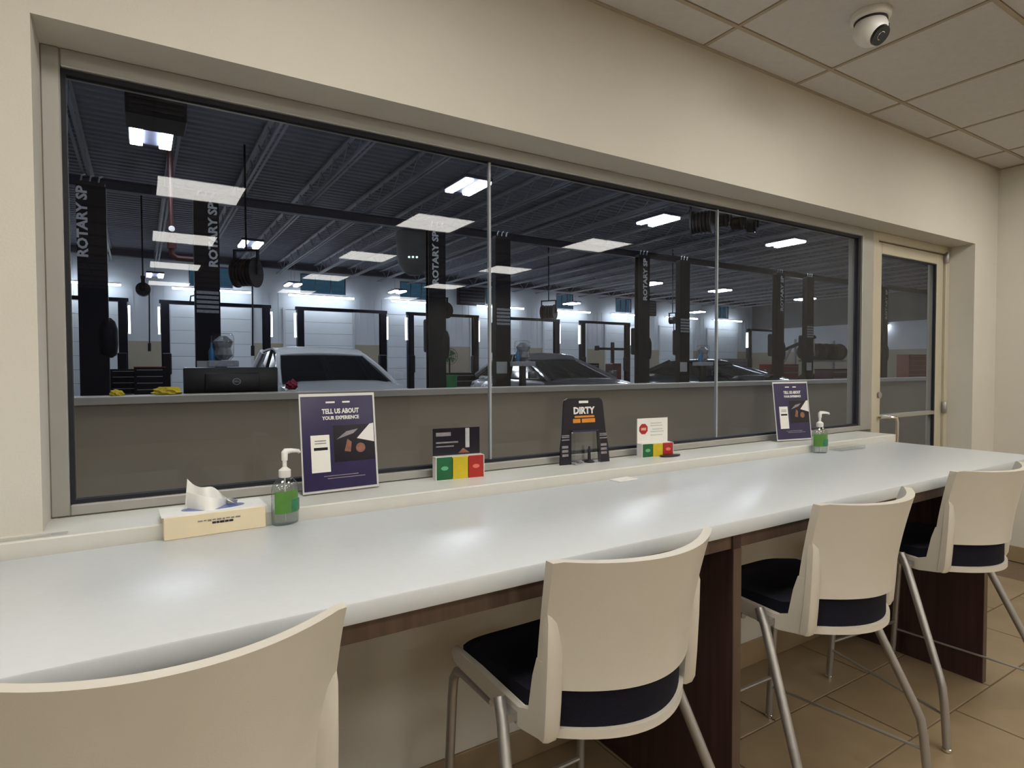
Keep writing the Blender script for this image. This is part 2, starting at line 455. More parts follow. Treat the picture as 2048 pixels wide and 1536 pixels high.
box(bm, x-0.004, x+0.010, 0.152, 0.166, 0.968, DZ1-0.065); box(bm, x-0.004, x+0.010, 0.152, 0.166, 0.25, 0.943); box(bm, DX0+sw, x-0.004, 0.152, 0.166, DZ1-0.073, DZ1-0.065)
obj('gasket', bm, M_gasket, door)
for z in (1.935, 0.985, 0.20):
    obj('hinge', lathe(B(), [(0.010, -0.035), (0.014, -0.03), (0.014, 0.03), (0.010, 0.035)], (DX1+0.002, 0.132, z), 12), M_tube, door, smooth=True)
bm = B(); lathe(bm, [(0.018, 0), (0.018, 0.012), (0.012, 0.016)], (DX0+0.03, 0.150, 1.085), 16, axis='y')
obj('lock_cylinder', bm, M_tube, door, smooth=True, loc=(0, -0.016, 0))
bm = B(); tube(bm, [(DX0+0.03, 0.150, 0.958), (DX0+0.03, 0.075, 0.962), (DX0+0.055, 0.06, 0.960), (DX0+0.065, 0.06, 0.935), (DX0+0.066, 0.06, 0.70), (DX0+0.06, 0.075, 0.685), (DX0+0.04, 0.150, 0.68)], 0.010, 10)
obj('pull_handle', bm, M_chrome, door, smooth=True)

# ================================================================== COUNTER
CT = 0.862
CX0, CX1, CY0, CY1 = -2.2, 3.27, -0.665, -0.072
ctr = thing('counter', 'long white quartz counter on dark wooden panels under the window', 'counter', (0, -0.36, 0))
def cobj(name, bm, m, **k):
    o = obj(name, bm, m, ctr, **k); o.location = (0, 0.36, 0); return o
cobj('worktop', box(B(), CX0, CX1, CY0, CY1, CT-0.038, CT, bev=0.004, seg=2), M_quartz, smooth=True)
cobj('apron', box(B(), CX0+0.03, 2.80, CY0+0.025, CY0+0.048, CT-0.080, CT-0.038, bev=0.001, seg=1), M_apron)
cobj('rear_rail', box(B(), CX0+0.03, 2.80, -0.12, -0.10, CT-0.14, CT-0.038), M_apron)
for x in (-1.66, -0.18, 1.295, 2.805):
    p = cobj('support_panel', box(B(), x-0.016, x+0.016, CY0+0.020, -0.075, 0, CT-0.038, bev=0.001, seg=1), M_wood)
    p['label'] = 'dark walnut upright panel'
    e = obj('edge_band', box(B(), x-0.0155, x+0.0155, CY0+0.0185, CY0+0.0199, 0.0, CT-0.080), M_apron, p)

# ================================================================== CHAIRS
def make_chair(label, loc, rz):
    t = thing('counter_chair', label, 'chair', loc, rz, 'white counter chairs')
    def fy(tt): return -0.165 - 0.055*tt**1.4
    def hw(tt): return 0.203 + 0.012*tt**2
    def back(u, v):
        s = 2*u-1; z = 0.645 + 0.255*v
        bulge = 0.098 - 0.012*v
        lift = 0.004*abs(s)**3*v
        # rounded upper corners
        zz = z + lift - (0.004*max(0, abs(s)-0.93)/0.07 if v > 0.99 else 0)
        return (s*hw(v), fy(v) - bulge*(1-s*s), zz)
    bm = slab(B(), back, 28, 10, lambda u, v: Vector((0, 0.016+0.006*v, 0)))
    bmesh.ops.bevel(bm, geom=[e for e in bm.edges if len(e.link_faces) == 2 and e.calc_face_angle(0) > 1.0], offset=0.004, segments=2, affect='EDGES')
    bp = obj('backrest', bm, M_shell, t, smooth=True)
    for s in (-1, 1):
        # upright wrap that carries the back down to the seat, an L with the seat side rail
        bm = B()
        path = [(-0.176, 0.800, 0.019, 0.006), (-0.176, 0.780, 0.021, 0.017), (-0.172, 0.70, 0.0215, 0.020), (-0.166, 0.62, 0.0215, 0.022), (-0.160, 0.565, 0.021, 0.024), (-0.155, 0.548, 0.019, 0.020)]
        rings = []
        for (yy, z, a, b) in path:
            rings.append([bm.verts.new((s*0.190+dx*a*0.85, yy+dy*b*0.7-0.012, z)) for dx, dy in ((-1, -.6), (-.6, -1), (.6, -1), (1, -.6), (1, .6), (.6, 1), (-.6, 1), (-1, .6))])
        for a, b in zip(rings, rings[1:]):
            for k in range(8): bm.faces.new((a[k], a[(k+1) % 8], b[(k+1) % 8], b[k]))
        bm.faces.new(rings[0]); bm.faces.new(list(reversed(rings[-1])))
        obj('back_upright', bm, M_shell, t, smooth=True)
        bm = B()
        prism(bm, [(-0.165, 0.545), (-0.10, 0.535), (0.10, 0.538), (0.188, 0.548), (0.205, 0.565), (0.195, 0.584), (0.08, 0.582), (-0.09, 0.572), (-0.125, 0.585), (-0.138, 0.66), (-0.150, 0.70), (-0.172, 0.70)], 'x', s*0.196-0.008, s*0.196+0.008)
        bmesh.ops.bevel(bm, geom=list(bm.edges), offset=0.002, segments=1, affect='EDGES')
        obj('side_rail', bm, M_shell, t)
    def rear(s): return -0.155 - 0.090*(1-s*s)
    def seat(u, v):
        s = 2*u-1
        y0 = rear(s); y1 = 0.200 - 0.025*s**6
        yy = y0 + (y1-y0)*v
        c = max(0.0, 1-v/0.22)
        z = 0.606 + 0.040*c*c - 0.016*max(0, v-0.82)/0.18 - 0.010*(1-s*s)*(0.3+0.7*math.sin(PI*min(1, v)))
        return (s*0.186, yy, z)
    bm = slab(B(), seat, 20, 16, lambda u, v: Vector((0, 0, 0.566 - seat(u, v)[2] + 0.0)))
    bmesh.ops.bevel(bm, geom=[e for e in bm.edges if len(e.link_faces) == 2 and e.calc_face_angle(0) > 1.0], offset=0.006, segments=2, affect='EDGES')
    st = obj('seat', bm, M_fabric, t, smooth=True); st['label'] = 'black upholstered seat pad'
    def pan(u, v):
        s = 2*u-1; y0 = rear(s) - 0.010; y1 = 0.194 - 0.02*s**6
        return (s*0.188, y0 + (y1-y0)*v, 0.566)
    bm = slab(B(), pan, 20, 6, lambda u, v: Vector((0, 0, -0.018)))
    bmesh.ops.bevel(bm, geom=[e for e in bm.edges if len(e.link_faces) == 2 and e.calc_face_angle(0) > 1.0], offset=0.004, segments=2, affect='EDGES')
    obj('seat_shell', bm, M_shell, t, smooth=True)
    for s in (-1, 1):
        # front leg with the bend under the seat
        bm = tube(B(), [(s*0.196, 0.02, 0.532), (s*0.198, 0.155, 0.536), (s*0.200, 0.180, 0.528), (s*0.202, 0.193, 0.508), (s*0.204, 0.198, 0.46), (s*0.212, 0.228, 0.012)], 0.0115, 12)
        lg = obj('leg', bm, M_tube, t, smooth=True)
        obj('glide', lathe(B(), [(0.010, 0.0), (0.013, 0.002), (0.013, 0.010), (0.009, 0.014)], (s*0.212, 0.228, 0), 12), M_chrome, lg, smooth=True)
        bm = tube(B(), [(s*0.226, -0.052, 0.585), (s*0.232, -0.075, 0.545), (s*0.284, -0.210, 0.240), (s*0.290, -0.225, 0.200), (s*0.293, -0.233, 0.150), (s*0.297, -0.245, 0.012)], 0.0125, 12)
        lg = obj('leg', bm, M_tube, t, smooth=True)
        obj('glide', lathe(B(), [(0.010, 0.0), (0.0135, 0.002), (0.0135, 0.010), (0.009, 0.014)], (s*0.297, -0.245, 0), 12), M_chrome, lg, smooth=True)
        obj('bracket', box(B(), min(s*0.180, s*0.226), max(s*0.180, s*0.226), -0.085, -0.045, 0.545, 0.562), M_tube, t)
        obj('side_rod', tube(B(), [(s*0.211, 0.215, 0.118), (s*0.293, -0.236, 0.112)], 0.0045, 8), M_tube, t, smooth=True)
    obj('foot_rail', tube(B(), [(-0.211, 0.217, 0.150), (0.211, 0.217, 0.150)], 0.006, 8), M_tube, t, smooth=True)
    return t
ch = make_chair('white counter chair closest to the viewer, cut off at the lower left corner', (0.035, -0.55, 0), 0.0)
dup(ch, 'counter_chair', 'white counter chair second from the left, standing just left of a dark panel', (0.828, -0.553, 0), math.radians(1))
dup(ch, 'counter_chair', 'white counter chair between the two dark support panels', (1.664, -0.562, 0), math.radians(-1))
dup(ch, 'counter_chair', 'white counter chair at the far right end of the counter', (2.515, -0.545, 0), math.radians(-5))

# ================================================================== SECURITY CAMERA
sc = thing('security_camera', 'white eyeball security camera with black lens on the ceiling', 'camera', (2.246, -0.468, CEIL))
obj('base_ring', lathe(B(), [(0.064, 0.004), (0.066, -0.002), (0.064, -0.016), (0.056, -0.022)], n=32), M_white, sc, smooth=True)
obj('shadow_gap', lathe(B(), [(0.054, -0.018), (0.054, -0.028)], n=32), M_blackplastic, sc)
bm = B(); bmesh.ops.create_uvsphere(bm, u_segments=32, v_segments=18, radius=0.056)
for v in bm.verts: v.co.z -= 0.054
eb = obj('eyeball', bm, M_white, sc, smooth=True)
d = Vector((-0.05, -0.62, -0.62)).normalized(); c = Vector((0, 0, -0.054))
def disc_on(bm, d, c, r0, r1, h0, h1, n=28):
    q = Vector((0, 0, 1)).rotation_difference(d)
    rings = []
    for r, h in ((r0, h0), (r1, h1)):
        rings.append([bm.verts.new(c + q @ Vector((r*math.cos(2*PI*k/n), r*math.sin(2*PI*k/n), h))) for k in range(n)])
    for k in range(n): bm.faces.new((rings[0][k], rings[0][(k+1) % n], rings[1][(k+1) % n], rings[1][k]))
    bm.faces.new(rings[1]); bm.faces.new(list(reversed(rings[0])))
    return bm
obj('lens_face', disc_on(B(), d, c, 0.036, 0.033, 0.036, 0.054), M_blackplastic, eb)
obj('lens', disc_on(B(), d, c, 0.014, 0.012, 0.05, 0.057), M_carglass, eb)
obj('sensor', disc_on(B(), Vector((0.42, -0.86, -0.02)).normalized(), c, 0.012, 0.010, 0.048, 0.0575), M_blackplastic, eb)

# ================================================================== THINGS ON THE COUNTER
SILL = 0.895
# tissue box
tb = thing('tissue_box', 'cream flat tissue box with a tissue sticking out beside the gel pump', 'tissue box', (0.143, -0.012-0.022, CT), math.radians(2))
obj('carton', box(B(), -0.108, 0.108, -0.055, 0.055, 0, 0.052, bev=0.0015, seg=1), M_tissuebox, tb)
obj('top_panel', box(B(), -0.112, 0.112, -0.054, 0.054, 0.0515, 0.0528), M_paper, tb)
bm = B(); lathe(bm, [(0.03, 0.0525), (0.03, 0.0534)], n=28, sx=2.3, sy=1.0); obj('slot_film', bm, mat('blue_print', (0.10, 0.14, 0.35), 0.3, noise=0.5, nscale=40), tb)
def tis(u, v):
    s = 2*u-1
    x = -0.060 + 0.118*u + 0.014*v*(0.5-u)
    y = 0.018*math.sin(3*PI*u+0.6)*(1-0.4*v) + 0.012*v
    h = (0.060*(1-u)**0.75 + 0.012)*(1 - 0.15*math.sin(7*u)) 
    return (x - 0.018*v*(u), y, 0.052 + v*h)
bm = slab(B(), tis, 22, 8, lambda u, v: Vector((0, 0.002, 0)))
obj('tissue', bm, M_tissue, tb, smooth=True)
def tis2(u, v):
    return (-0.055+0.11*u, 0.030*math.sin(2*PI*u+2.2)*(1-v*0.5)-0.006, 0.052+v*0.042*(1-0.75*u))
obj('tissue_fold', slab(B(), tis2, 18, 6, lambda u, v: Vector((0, 0.002, 0))), M_tissue, tb, smooth=True)
bm = B(); x = -0.040
for w in (0.010, 0.006, 0.008, 0.007, 0.010, 0.005, 0.009, 0.007, 0.011):
    box(bm, x, x+w, -0.0556, -0.0549, 0.033+0.001*math.sin(x*400), 0.0365); x += w+0.0022
obj('printed_line', bm, M_greyprint, tb)
bm = B(); x = -0.010
for w in (0.008, 0.006, 0.010, 0.008, 0.009): box(bm, x, x+w, -0.0556, -0.0549, 0.0255, 0.0305); x += w+0.001
obj('printed_line', bm, M_blackprint, tb)

# pump bottles
def pump_bottle(label, loc, rz):
    t = thing('sanitizer_bottle', label, 'pump bottle', loc, rz, 'hand sanitizer pump bottles')
    obj('bottle', lathe(B(), [(0.031, 0), (0.035, 0.004), (0.036, 0.03), (0.0355, 0.085), (0.032, 0.100), (0.020, 0.113), (0.012, 0.118)], n=28, sx=1.0, sy=0.68), M_gel, t, smooth=True)
    def lab(u, v):
        a = PI + (u-0.5)*1.9 + PI/2 - 0.3
        return (0.0368*math.cos(a), 0.0252*math.sin(a), 0.030+0.055*v)
    bm = slab(B(), lab, 14, 2, lambda u, v: Vector((0, 0.0006, 0))); lb = obj('label', bm, M_lime, t, smooth=True); lb['label'] = 'bright green label'
    def lab2(u, v):
        a = PI + (u-0.5)*1.0 + PI/2 + 0.5
        return (0.0373*math.cos(a), 0.0257*math.sin(a), 0.032+0.030*v)
    obj('label_panel', slab(B(), lab2, 8, 2, lambda u, v: Vector((0, 0.0004, 0))), mat('deep_green_label', (0.02, 0.16, 0.08), 0.35, noise=0.3, nscale=60), lb, smooth=True)
    cp = obj('pump_collar', lathe(B(), [(0.0135, 0.116), (0.0145, 0.118), (0.0145, 0.134), (0.008, 0.139), (0.005, 0.142), (0.005, 0.160)], n=20), M_white, t, smooth=True)
    bm = tube(B(), [(0, 0, 0.158), (0, 0, 0.176), (0.004, 0, 0.180), (0.020, 0, 0.180), (0.040, 0, 0.177), (0.044, 0, 0.172)], 0.006, 10, radii=[0.0075, 0.0085, 0.008, 0.006, 0.005, 0.004])
    obj('pump_head', bm, M_white, t, smooth=True)
    obj('dip_tube', tube(B(), [(0, 0, 0.006), (0, 0, 0.12)], 0.002, 6), M_white, t)
    return t
pb = pump_bottle('clear sanitizer pump bottle with green label next to the tissue box', (0.300, -0.075, CT), math.radians(25))
dup(pb, 'sanitizer_bottle', 'clear sanitizer pump bottle beside the far right poster', (2.585, -0.095, CT), math.radians(-25))

# letter-size poster holders
def poster(label, loc, rz, sx=1.0):
    t = thing('poster_holder', label, 'sign', loc, rz, 'navy survey posters in clear stands')
    TI = math.radians(7)
    tilt = bpy.data.objects.new
    def T(o):
        o.rotation_euler = (-TI, 0, 0); return o
    W, Hh = 0.220*sx, 0.283
    o = T(obj('acrylic_sheet', box(B(), -W/2, W/2, -0.0015, 0.0015, 0.003, Hh, bev=0.0006, seg=1), mat('frosted_edge', (0.62, 0.62, 0.60), 0.2, noise=0.02), t))
    pr = T(obj('print', box(B(), -W/2+0.004, W/2-0.006, -0.0026, -0.0014, 0.010, Hh-0.008), M_navy, t))
    k = W/0.22
    def rect(name, x0, x1, z0, z1, m, lift=0.0003, parent=pr):
        return obj(name, box(B(), x0*k, x1*k, -0.0026-lift, -0.0025, z0, z1), m, parent)
    rect('photo', -0.018, 0.102, 0.085, 0.190, M_blackprint)
    rect('note_card', -0.083, -0.030, 0.060, 0.165, M_paper)
    rect('card_text', -0.075, -0.036, 0.122, 0.130, M_blackprint, 0.0006)
    rect('card_text', -0.072, -0.040, 0.140, 0.143, M_greyprint, 0.0006)
    rect('card_text', -0.072, -0.040, 0.147, 0.150, M_greyprint, 0.0006)
    bm = B(); prism(bm, [(0.050*k, 0.150), (0.102*k, 0.137), (0.102*k, 0.192), (0.090*k, 0.190), (0.070*k, 0.170)], 'y', -0.0031, -0.0025); obj('photo_detail', bm, M_whiteprint, pr)
    bm = B(); lathe(bm, [(0.014*k, -0.0034), (0.014*k, -0.0026)], (0.060*k, 0, 0.122), 16, axis='y'); obj('photo_detail', bm, M_skin, pr)
    bm = B(); prism(bm, [(-0.010*k, 0.150), (0.04*k, 0.165), (0.055*k, 0.178), (0.020*k, 0.172)], 'y', -0.0030, -0.0025); obj('photo_detail', bm, M_greyprint, pr)
    bm = B(); prism(bm, [(0.012*k, 0.115), (0.030*k, 0.112), (0.034*k, 0.140), (0.022*k, 0.150)], 'y', -0.0030, -0.0025); obj('photo_detail', bm, M_skin, pr)
    rect('emblem', -0.036, -0.010, 0.255, 0.260, M_whiteprint); rect('emblem', 0.012, 0.034, 0.255, 0.260, M_whiteprint)
    text_obj('headline', 'TELL US ABOUT', 0.019, M_whiteprint, pr, (0.006, -0.0029, 0.231), width=0.108*k, bold=0.0007)
    text_obj('headline', 'YOUR EXPERIENCE', 0.014, M_whiteprint, pr, (0.006, -0.0029, 0.212), width=0.108*k, bold=0.0005)
    bm = B(); box(bm, -0.05*k, 0.05*k, -0.0030, -0.0025, 0.047, 0.049); box(bm, -0.04*k, 0.07*k, -0.0030, -0.0025, 0.040, 0.042); obj('footer_text', bm, M_greyprint, pr)
    obj('stand_foot', box(B(), -W/2, W/2, -0.004, 0.050, 0, 0.003, bev=0.0008, seg=1), M_acryl, t)
    return t
ps = poster('navy poster in a clear stand beside the tissue box and pump bottle', (0.484, 0.070, SILL), math.radians(2))
dup(ps, 'poster_holder', 'navy poster in a clear stand at the far right end of the sill', (2.640, 0.060, SILL), math.radians(-10))

# colour-coded card holders
def card_holder(label, loc, rz, upper, W, Hh, lowh):
    t = thing('card_holder', label, 'sign', loc, rz, 'green yellow red card holders')
    obj('back_card', box(B(), -W/2, W/2, 0.004, 0.007, 0, Hh), upper, t)
    cw = W/3
    for i, m in enumerate((M_green, M_yellow, M_red)):
        x0 = -W/2 + i*cw
        p = obj('pocket', box(B(), x0+0.001, x0+cw-0.001, -0.030, -0.026, 0.001, lowh, bev=0.0008, seg=1), m, t)
        p['label'] = ('green', 'yellow', 'red')[i] + ' pocket'
        hl = mat('pale_%d' % i, ((0.12, 0.42, 0.22), (0.62, 0.42, 0.01), (0.70, 0.16, 0.12))[i], 0.4, noise=0.1)
        bm = B(); lathe(bm, [(0.012, -0.0306), (0.012, -0.0299)], (0, 0, 0), 16, axis='y')
        for v in bm.verts: v.co.z = v.co.z*0.55 + lowh*0.52; v.co.x += x0+cw/2
        obj('printed_oval', bm, hl, p)
    bm = B(); box(bm, -W/2-0.002, W/2+0.002, -0.027, 0.004, lowh-0.004, lowh+0.001); box(bm, -W/2-0.002, -W/2, -0.030, 0.004, 0, lowh); box(bm, W/2, W/2+0.002, -0.030, 0.004, 0, lowh); box(bm, -W/2, W/2, -0.030, 0.03, 0, 0.001)
    obj('holder_frame', bm, M_white, t)
    return t
c1 = card_holder('card holder with dark printed card above green, yellow and red pockets', (0.862, 0.090, SILL), math.radians(-6), M_blackprint, 0.160, 0.160, 0.072)
bm = B(); box(bm, -0.07, -0.02, 0.0032, 0.0041, 0.135, 0.147); box(bm, -0.07, 0.005, 0.0032, 0.0041, 0.112, 0.117); box(bm, -0.07, -0.01, 0.0032, 0.0041, 0.100, 0.104)
obj('card_text', bm, M_greyprint, c1)
bm = B(); box(bm, 0.030, 0.044, 0.0032, 0.0041, 0.095, 0.158); obj('card_picture', bm, M_decal, c1)
bm = B(); prism(bm, [(0.005, 0.078), (0.022, 0.094), (0.045, 0.078)], 'y', 0.0032, 0.0041); obj('card_picture', bm, M_skin, c1)
c2 = card_holder('card holder with white card and red octagon above green, yellow and red pockets', (1.735, 0.088, SILL), math.radians(-6), M_paper, 0.152, 0.150, 0.052)
bm = B(); prism(bm, [(-0.046+0.022*math.cos(PI/8+PI/4*k), 0.108+0.022*math.sin(PI/8+PI/4*k)) for k in range(8)], 'y', 0.003, 0.0041); ob = obj('red_octagon', bm, M_red, c2)
obj('octagon_text', box(B(), -0.058, -0.034, 0.0024, 0.0031, 0.103, 0.113), mat('pale_pink', (0.70, 0.35, 0.30), 0.4, noise=0.1), ob)
bm = B()
for z, a, b in ((0.128, -0.01, 0.045), (0.118, -0.01, 0.05), (0.104, 0.0, 0.05), (0.094, -0.01, 0.055), (0.08, -0.01, 0.05)): box(bm, a, b, 0.0032, 0.0041, z, z+0.004)
obj('card_text', bm, mat('pale_grey_print', (0.50, 0.54, 0.50), 0.5, noise=0.1), c2)
obj('base_tray', lathe(B(), [(0.036, 0.0), (0.038, 0.003), (0.038, 0.006), (0.034, 0.007)], (0.045, -0.048, 0), 24, sx=1.3, sy=0.5), M_blackplastic, c2, smooth=True)

# black display with a notch
t = thing('counter_display', 'black arched display stand with DIRTY in white letters', 'sign', (1.385, 0.085, SILL), math.radians(-6))
def arch(k=1.0):
    pts = [(-0.108, 0.0), (-0.060, 0.0), (-0.056, 0.118), (0.056, 0.118), (0.060, 0.0), (0.108, 0.0), (0.104, 0.06), (0.094, 0.12), (0.085, 0.222), (0.080, 0.234), (0.070, 0.240), (-0.070, 0.240), (-0.080, 0.234), (-0.085, 0.222), (-0.094, 0.12), (-0.104, 0.06)]
    return pts
brd = obj('board', prism(B(), arch(), 'y', -0.002, 0.004), M_blackprint, t); brd.rotation_euler = (-0.06, 0, 0)
text_obj('headline', 'DIRTY', 0.034, M_whiteprint, brd, (0, -0.0026, 0.194), width=0.092, bold=0.0014)
obj('small_headline', box(B(), -0.020, 0.020, -0.0030, -0.0019, 0.222, 0.231), M_whiteprint, brd)
bm = B(); box(bm, -0.048, -0.016, -0.0030, -0.0019, 0.150, 0.165); box(bm, -0.010, 0.048, -0.0030, -0.0019, 0.150, 0.165); box(bm, -0.04, 0.045, -0.0030, -0.0019, 0.169, 0.176)
obj('orange_headline', bm, M_orange, brd)
for s in (-1, 1):
    bm = B()
    for z in (0.088, 0.098, 0.104): box(bm, s*0.082-0.016, s*0.082+0.016, -0.0030, -0.0019, z, z+0.004)
    for z in (0.03, 0.045, 0.06): box(bm, s*0.084-0.014, s*0.084+0.012, -0.0030, -0.0019, z, z+0.009)
    obj('side_text', bm, M_greyprint, brd)
bm = B(); box(bm, -0.056, 0.056, -0.0035, 0.012, 0.117, 0.123); cl = obj('canopy', bm, M_navy, t)
bm = B(); box(bm, -0.055, 0.055, 0.020, 0.022, 0.001, 0.115); box(bm, -0.055, -0.053, -0.02, 0.02, 0.001, 0.115); box(bm, 0.053, 0.055, -0.02, 0.02, 0.001, 0.115)
obj('clear_case', bm, M_acryl, t)
obj('case_floor', box(B(), -0.055, 0.055, -0.022, 0.020, 0, 0.003), M_decal, t)
obj('sample_cone', lathe(B(), [(0.020, 0.003), (0.018, 0.007), (0.006, 0.014), (0.005, 0.05), (0.003, 0.062)], (0.018, 0, 0), 16), M_liftdark, t, smooth=True)
obj('sample_disc', lathe(B(), [(0.011, 0.003), (0.012, 0.010), (0.008, 0.013)], (-0.025, 0.0, 0), 16), M_greyprint, t, smooth=True)

# small flat things
tag(obj('note_pad', box(B(), -0.045, 0.045, -0.024, 0.024, 0, 0.004, bev=0.001, seg=1), M_paper, loc=(1.40, -0.105, CT), rotz=0.1), 'small white pad lying on the counter in front of the arched display', 'note pad')
tr = thing('clear_tray', 'low clear plastic tray beside the far pump bottle', 'tray', (2.80, -0.102, CT), -0.05)
bm = B(); box(bm, -0.10, 0.10, -0.027, 0.027, 0, 0.002); obj('tray_floor', bm, M_acryl, tr)
bm = B(); box(bm, -0.10, 0.10, -0.027, -0.025, 0.002, 0.016); box(bm, -0.10, 0.10, 0.025, 0.027, 0.002, 0.016); box(bm, -0.10, -0.098, -0.025, 0.025, 0.002, 0.016); box(bm, 0.098, 0.10, -0.025, 0.025, 0.002, 0.016); obj('tray_rim', bm, M_acryl, tr)
tag(obj('clear_ruler', box(B(), -0.13, 0.06, -0.010, 0.010, 0, 0.003, bev=0.0008, seg=1), M_acryl, loc=(-0.20, -0.040, SILL), rotz=0.0), 'clear plastic strip lying on the sill left of the window', 'strip')

# ================================================================== WORKSHOP SHELL
SX0, SX1, SY1, DECK = -9.0, 44.0, 30.5, 6.6
sfloor = struct(obj('floor', box(B(), SX0, SX1, WT+0.1, SY1, -0.14, -0.02), M_shopfloor), 'grey concrete workshop floor', 'floor')
# corrugated roof deck
bm = B(); y = 0.0; prof = []
while y < SY1 + 0.4:
    prof += [(y, DECK), (y+0.14, DECK), (y+0.19, DECK+0.07), (y+0.26, DECK+0.07)]; y += 0.31
va = [bm.verts.new((SX0, p[0], p[1])) for p in prof]; vb = [bm.verts.new((SX1, p[0], p[1])) for p in prof]
for i in range(len(prof)-1): bm.faces.new((va[i], va[i+1], vb[i+1], vb[i]))
vc = [bm.verts.new((SX0, prof[0][0], DECK+0.2)), bm.verts.new((SX1, prof[0][0], DECK+0.2)), bm.verts.new((SX1, prof[-1][0], DECK+0.2)), bm.verts.new((SX0, prof[-1][0], DECK+0.2))]
bm.faces.new(vc)
roof = struct(obj('ceiling', bm, M_deck), 'dark corrugated workshop roof on steel joists', 'ceiling')
# bar joists along y
def joist_bm():
    bm = B(); zb, zt = 6.0, 6.52
    for dx in (-0.055, 0.055):
        box(bm, dx-0.030, dx+0.030, WT+0.05, SY1-0.1, zb, zb+0.012); box(bm, dx-0.030 if dx < 0 else dx+0.018, dx-0.018 if dx < 0 else dx+0.030, WT+0.05, SY1-0.1, zb+0.012, zb+0.06)
    box(bm, -0.06, 0.06, WT+0.05, SY1-0.1, zt, zt+0.06)
    y = 0.6; up = True
    while y < SY1-1:
        z0, z1 = (zb+0.02, zt) if up else (zt, zb+0.02)
        tube(bm, [(0, y, z0), (0, y+0.62, z1)], 0.014, 5, cap=False); y += 0.62; up = not up
    return bm
j0 = obj('roof_joist', joist_bm(), M_steel, roof, loc=(-1.06, 0, 0))
for k in list(range(-3, 0)) + list(range(1, 25)):
    inst('roof_joist', j0.data, roof, (-1.06 + 1.760*k, 0, 0))
bm = B(); gyp = 16.5
box(bm, SX0, SX1, gyp-0.11, gyp+0.11, 5.72, 5.75); box(bm, SX0, SX1, gyp-0.11, gyp+0.11, 5.95, 5.98); box(bm, SX0, SX1, gyp-0.02, gyp+0.02, 5.75, 5.95)
obj('girder', bm, M_girder, roof)
bm = B(); gyp = SY1-0.35
box(bm, SX0, SX1, gyp-0.14, gyp+0.14, 6.25, 6.30); box(bm, SX0, SX1, gyp-0.02, gyp+0.02, 6.30, 6.55)
obj('eave_beam', bm, M_girder, roof)

# far wall with overhead doors and high windows
bays = [(-2.45, 2.95-5.3), (2.95,)*2, (8.05,)*2, (13.5,)*2, (18.85,)*2, (24.2,)*2, (29.5,)*2, (34.8,)*2, (40.1,)*2]
bc = [-2.35, 2.95, 8.05, 13.5, 18.85, 24.2, 29.5, 34.8, 40.1]
DW, DH = 1.75, 4.25
wz0, wz1 = 5.15, 6.15
wins = {8.05: (7.1, 9.45), 13.5: (12.55, 14.55), 2.95: (2.0, 3.9), 18.85: (18.1, 19.6), 29.5: (28.7, 30.2), 24.2: (23.5, 24.9), 40.1: (39.4, 40.9)}
bm = B()
cuts = sorted(wins.values())
x = SX0
for a, b in cuts:
    box(bm, x, a, SY1, SY1+0.2, wz0, wz1); x = b
box(bm, x, SX1, SY1, SY1+0.2, wz0, wz1)
box(bm, SX0, SX1, SY1, SY1+0.2, wz1, DECK+0.3); box(bm, SX0, SX1, SY1, SY1+0.2, 2.5, wz0)
wall_far = struct(obj('wall_far', bm, M_shopwhite), 'white metal panel wall at the back of the workshop', 'wall')
bm = B()
x = SX0
for c in bc:
    box(bm, x, c-DW, SY1-0.04, SY1+0.2, -0.02, 2.5); x = c+DW
box(bm, x, SX1, SY1-0.04, SY1+0.2, -0.02, 2.5)
obj('tan_wainscot', bm, M_shoptan, wall_far)
# vertical ribs
bm = B(); x = SX0+0.3
while x < SX1:
    if not any(abs(x-c) < DW+0.15 for c in bc): box(bm, x, x+0.06, SY1-0.025, SY1, 2.5, wz0-0.1)
    x += 0.42
o = obj('panel_rib', bm, M_shopwhite, wall_far); o['kind'] = 'stuff'
for i, (a, b) in enumerate(cuts):
    bm = B(); box(bm, a, b, SY1-0.02, SY1+0.06, wz0, wz0+0.05); box(bm, a, b, SY1-0.02, SY1+0.06, wz1-0.05, wz1); box(bm, a, a+0.05, SY1-0.02, SY1+0.06, wz0+0.05, wz1-0.05); box(bm, b-0.05, b, SY1-0.02, SY1+0.06, wz0+0.05, wz1-0.05)
    n = 3
    for k in range(1, n): xx = a+(b-a)*k/n; box(bm, xx-0.02, xx+0.02, SY1-0.02, SY1+0.06, wz0+0.05, wz1-0.05)
    w = struct(obj('window_%d' % (i+2), bm, M_girder), 'high workshop window showing blue evening sky, number %d from the left' % (i+1), 'window')
    for k in range(n):
        xx = a+(b-a)*k/n; obj('glass_pane', box(B(), xx+0.03, a+(b-a)*(k+1)/n-0.03, SY1+0.02, SY1+0.03, wz0+0.05, wz1-0.05), M_glass, w)
secme = None
ordn = ['first', 'second', 'third', 'fourth', 'fifth', 'sixth', 'seventh', 'eighth', 'ninth']
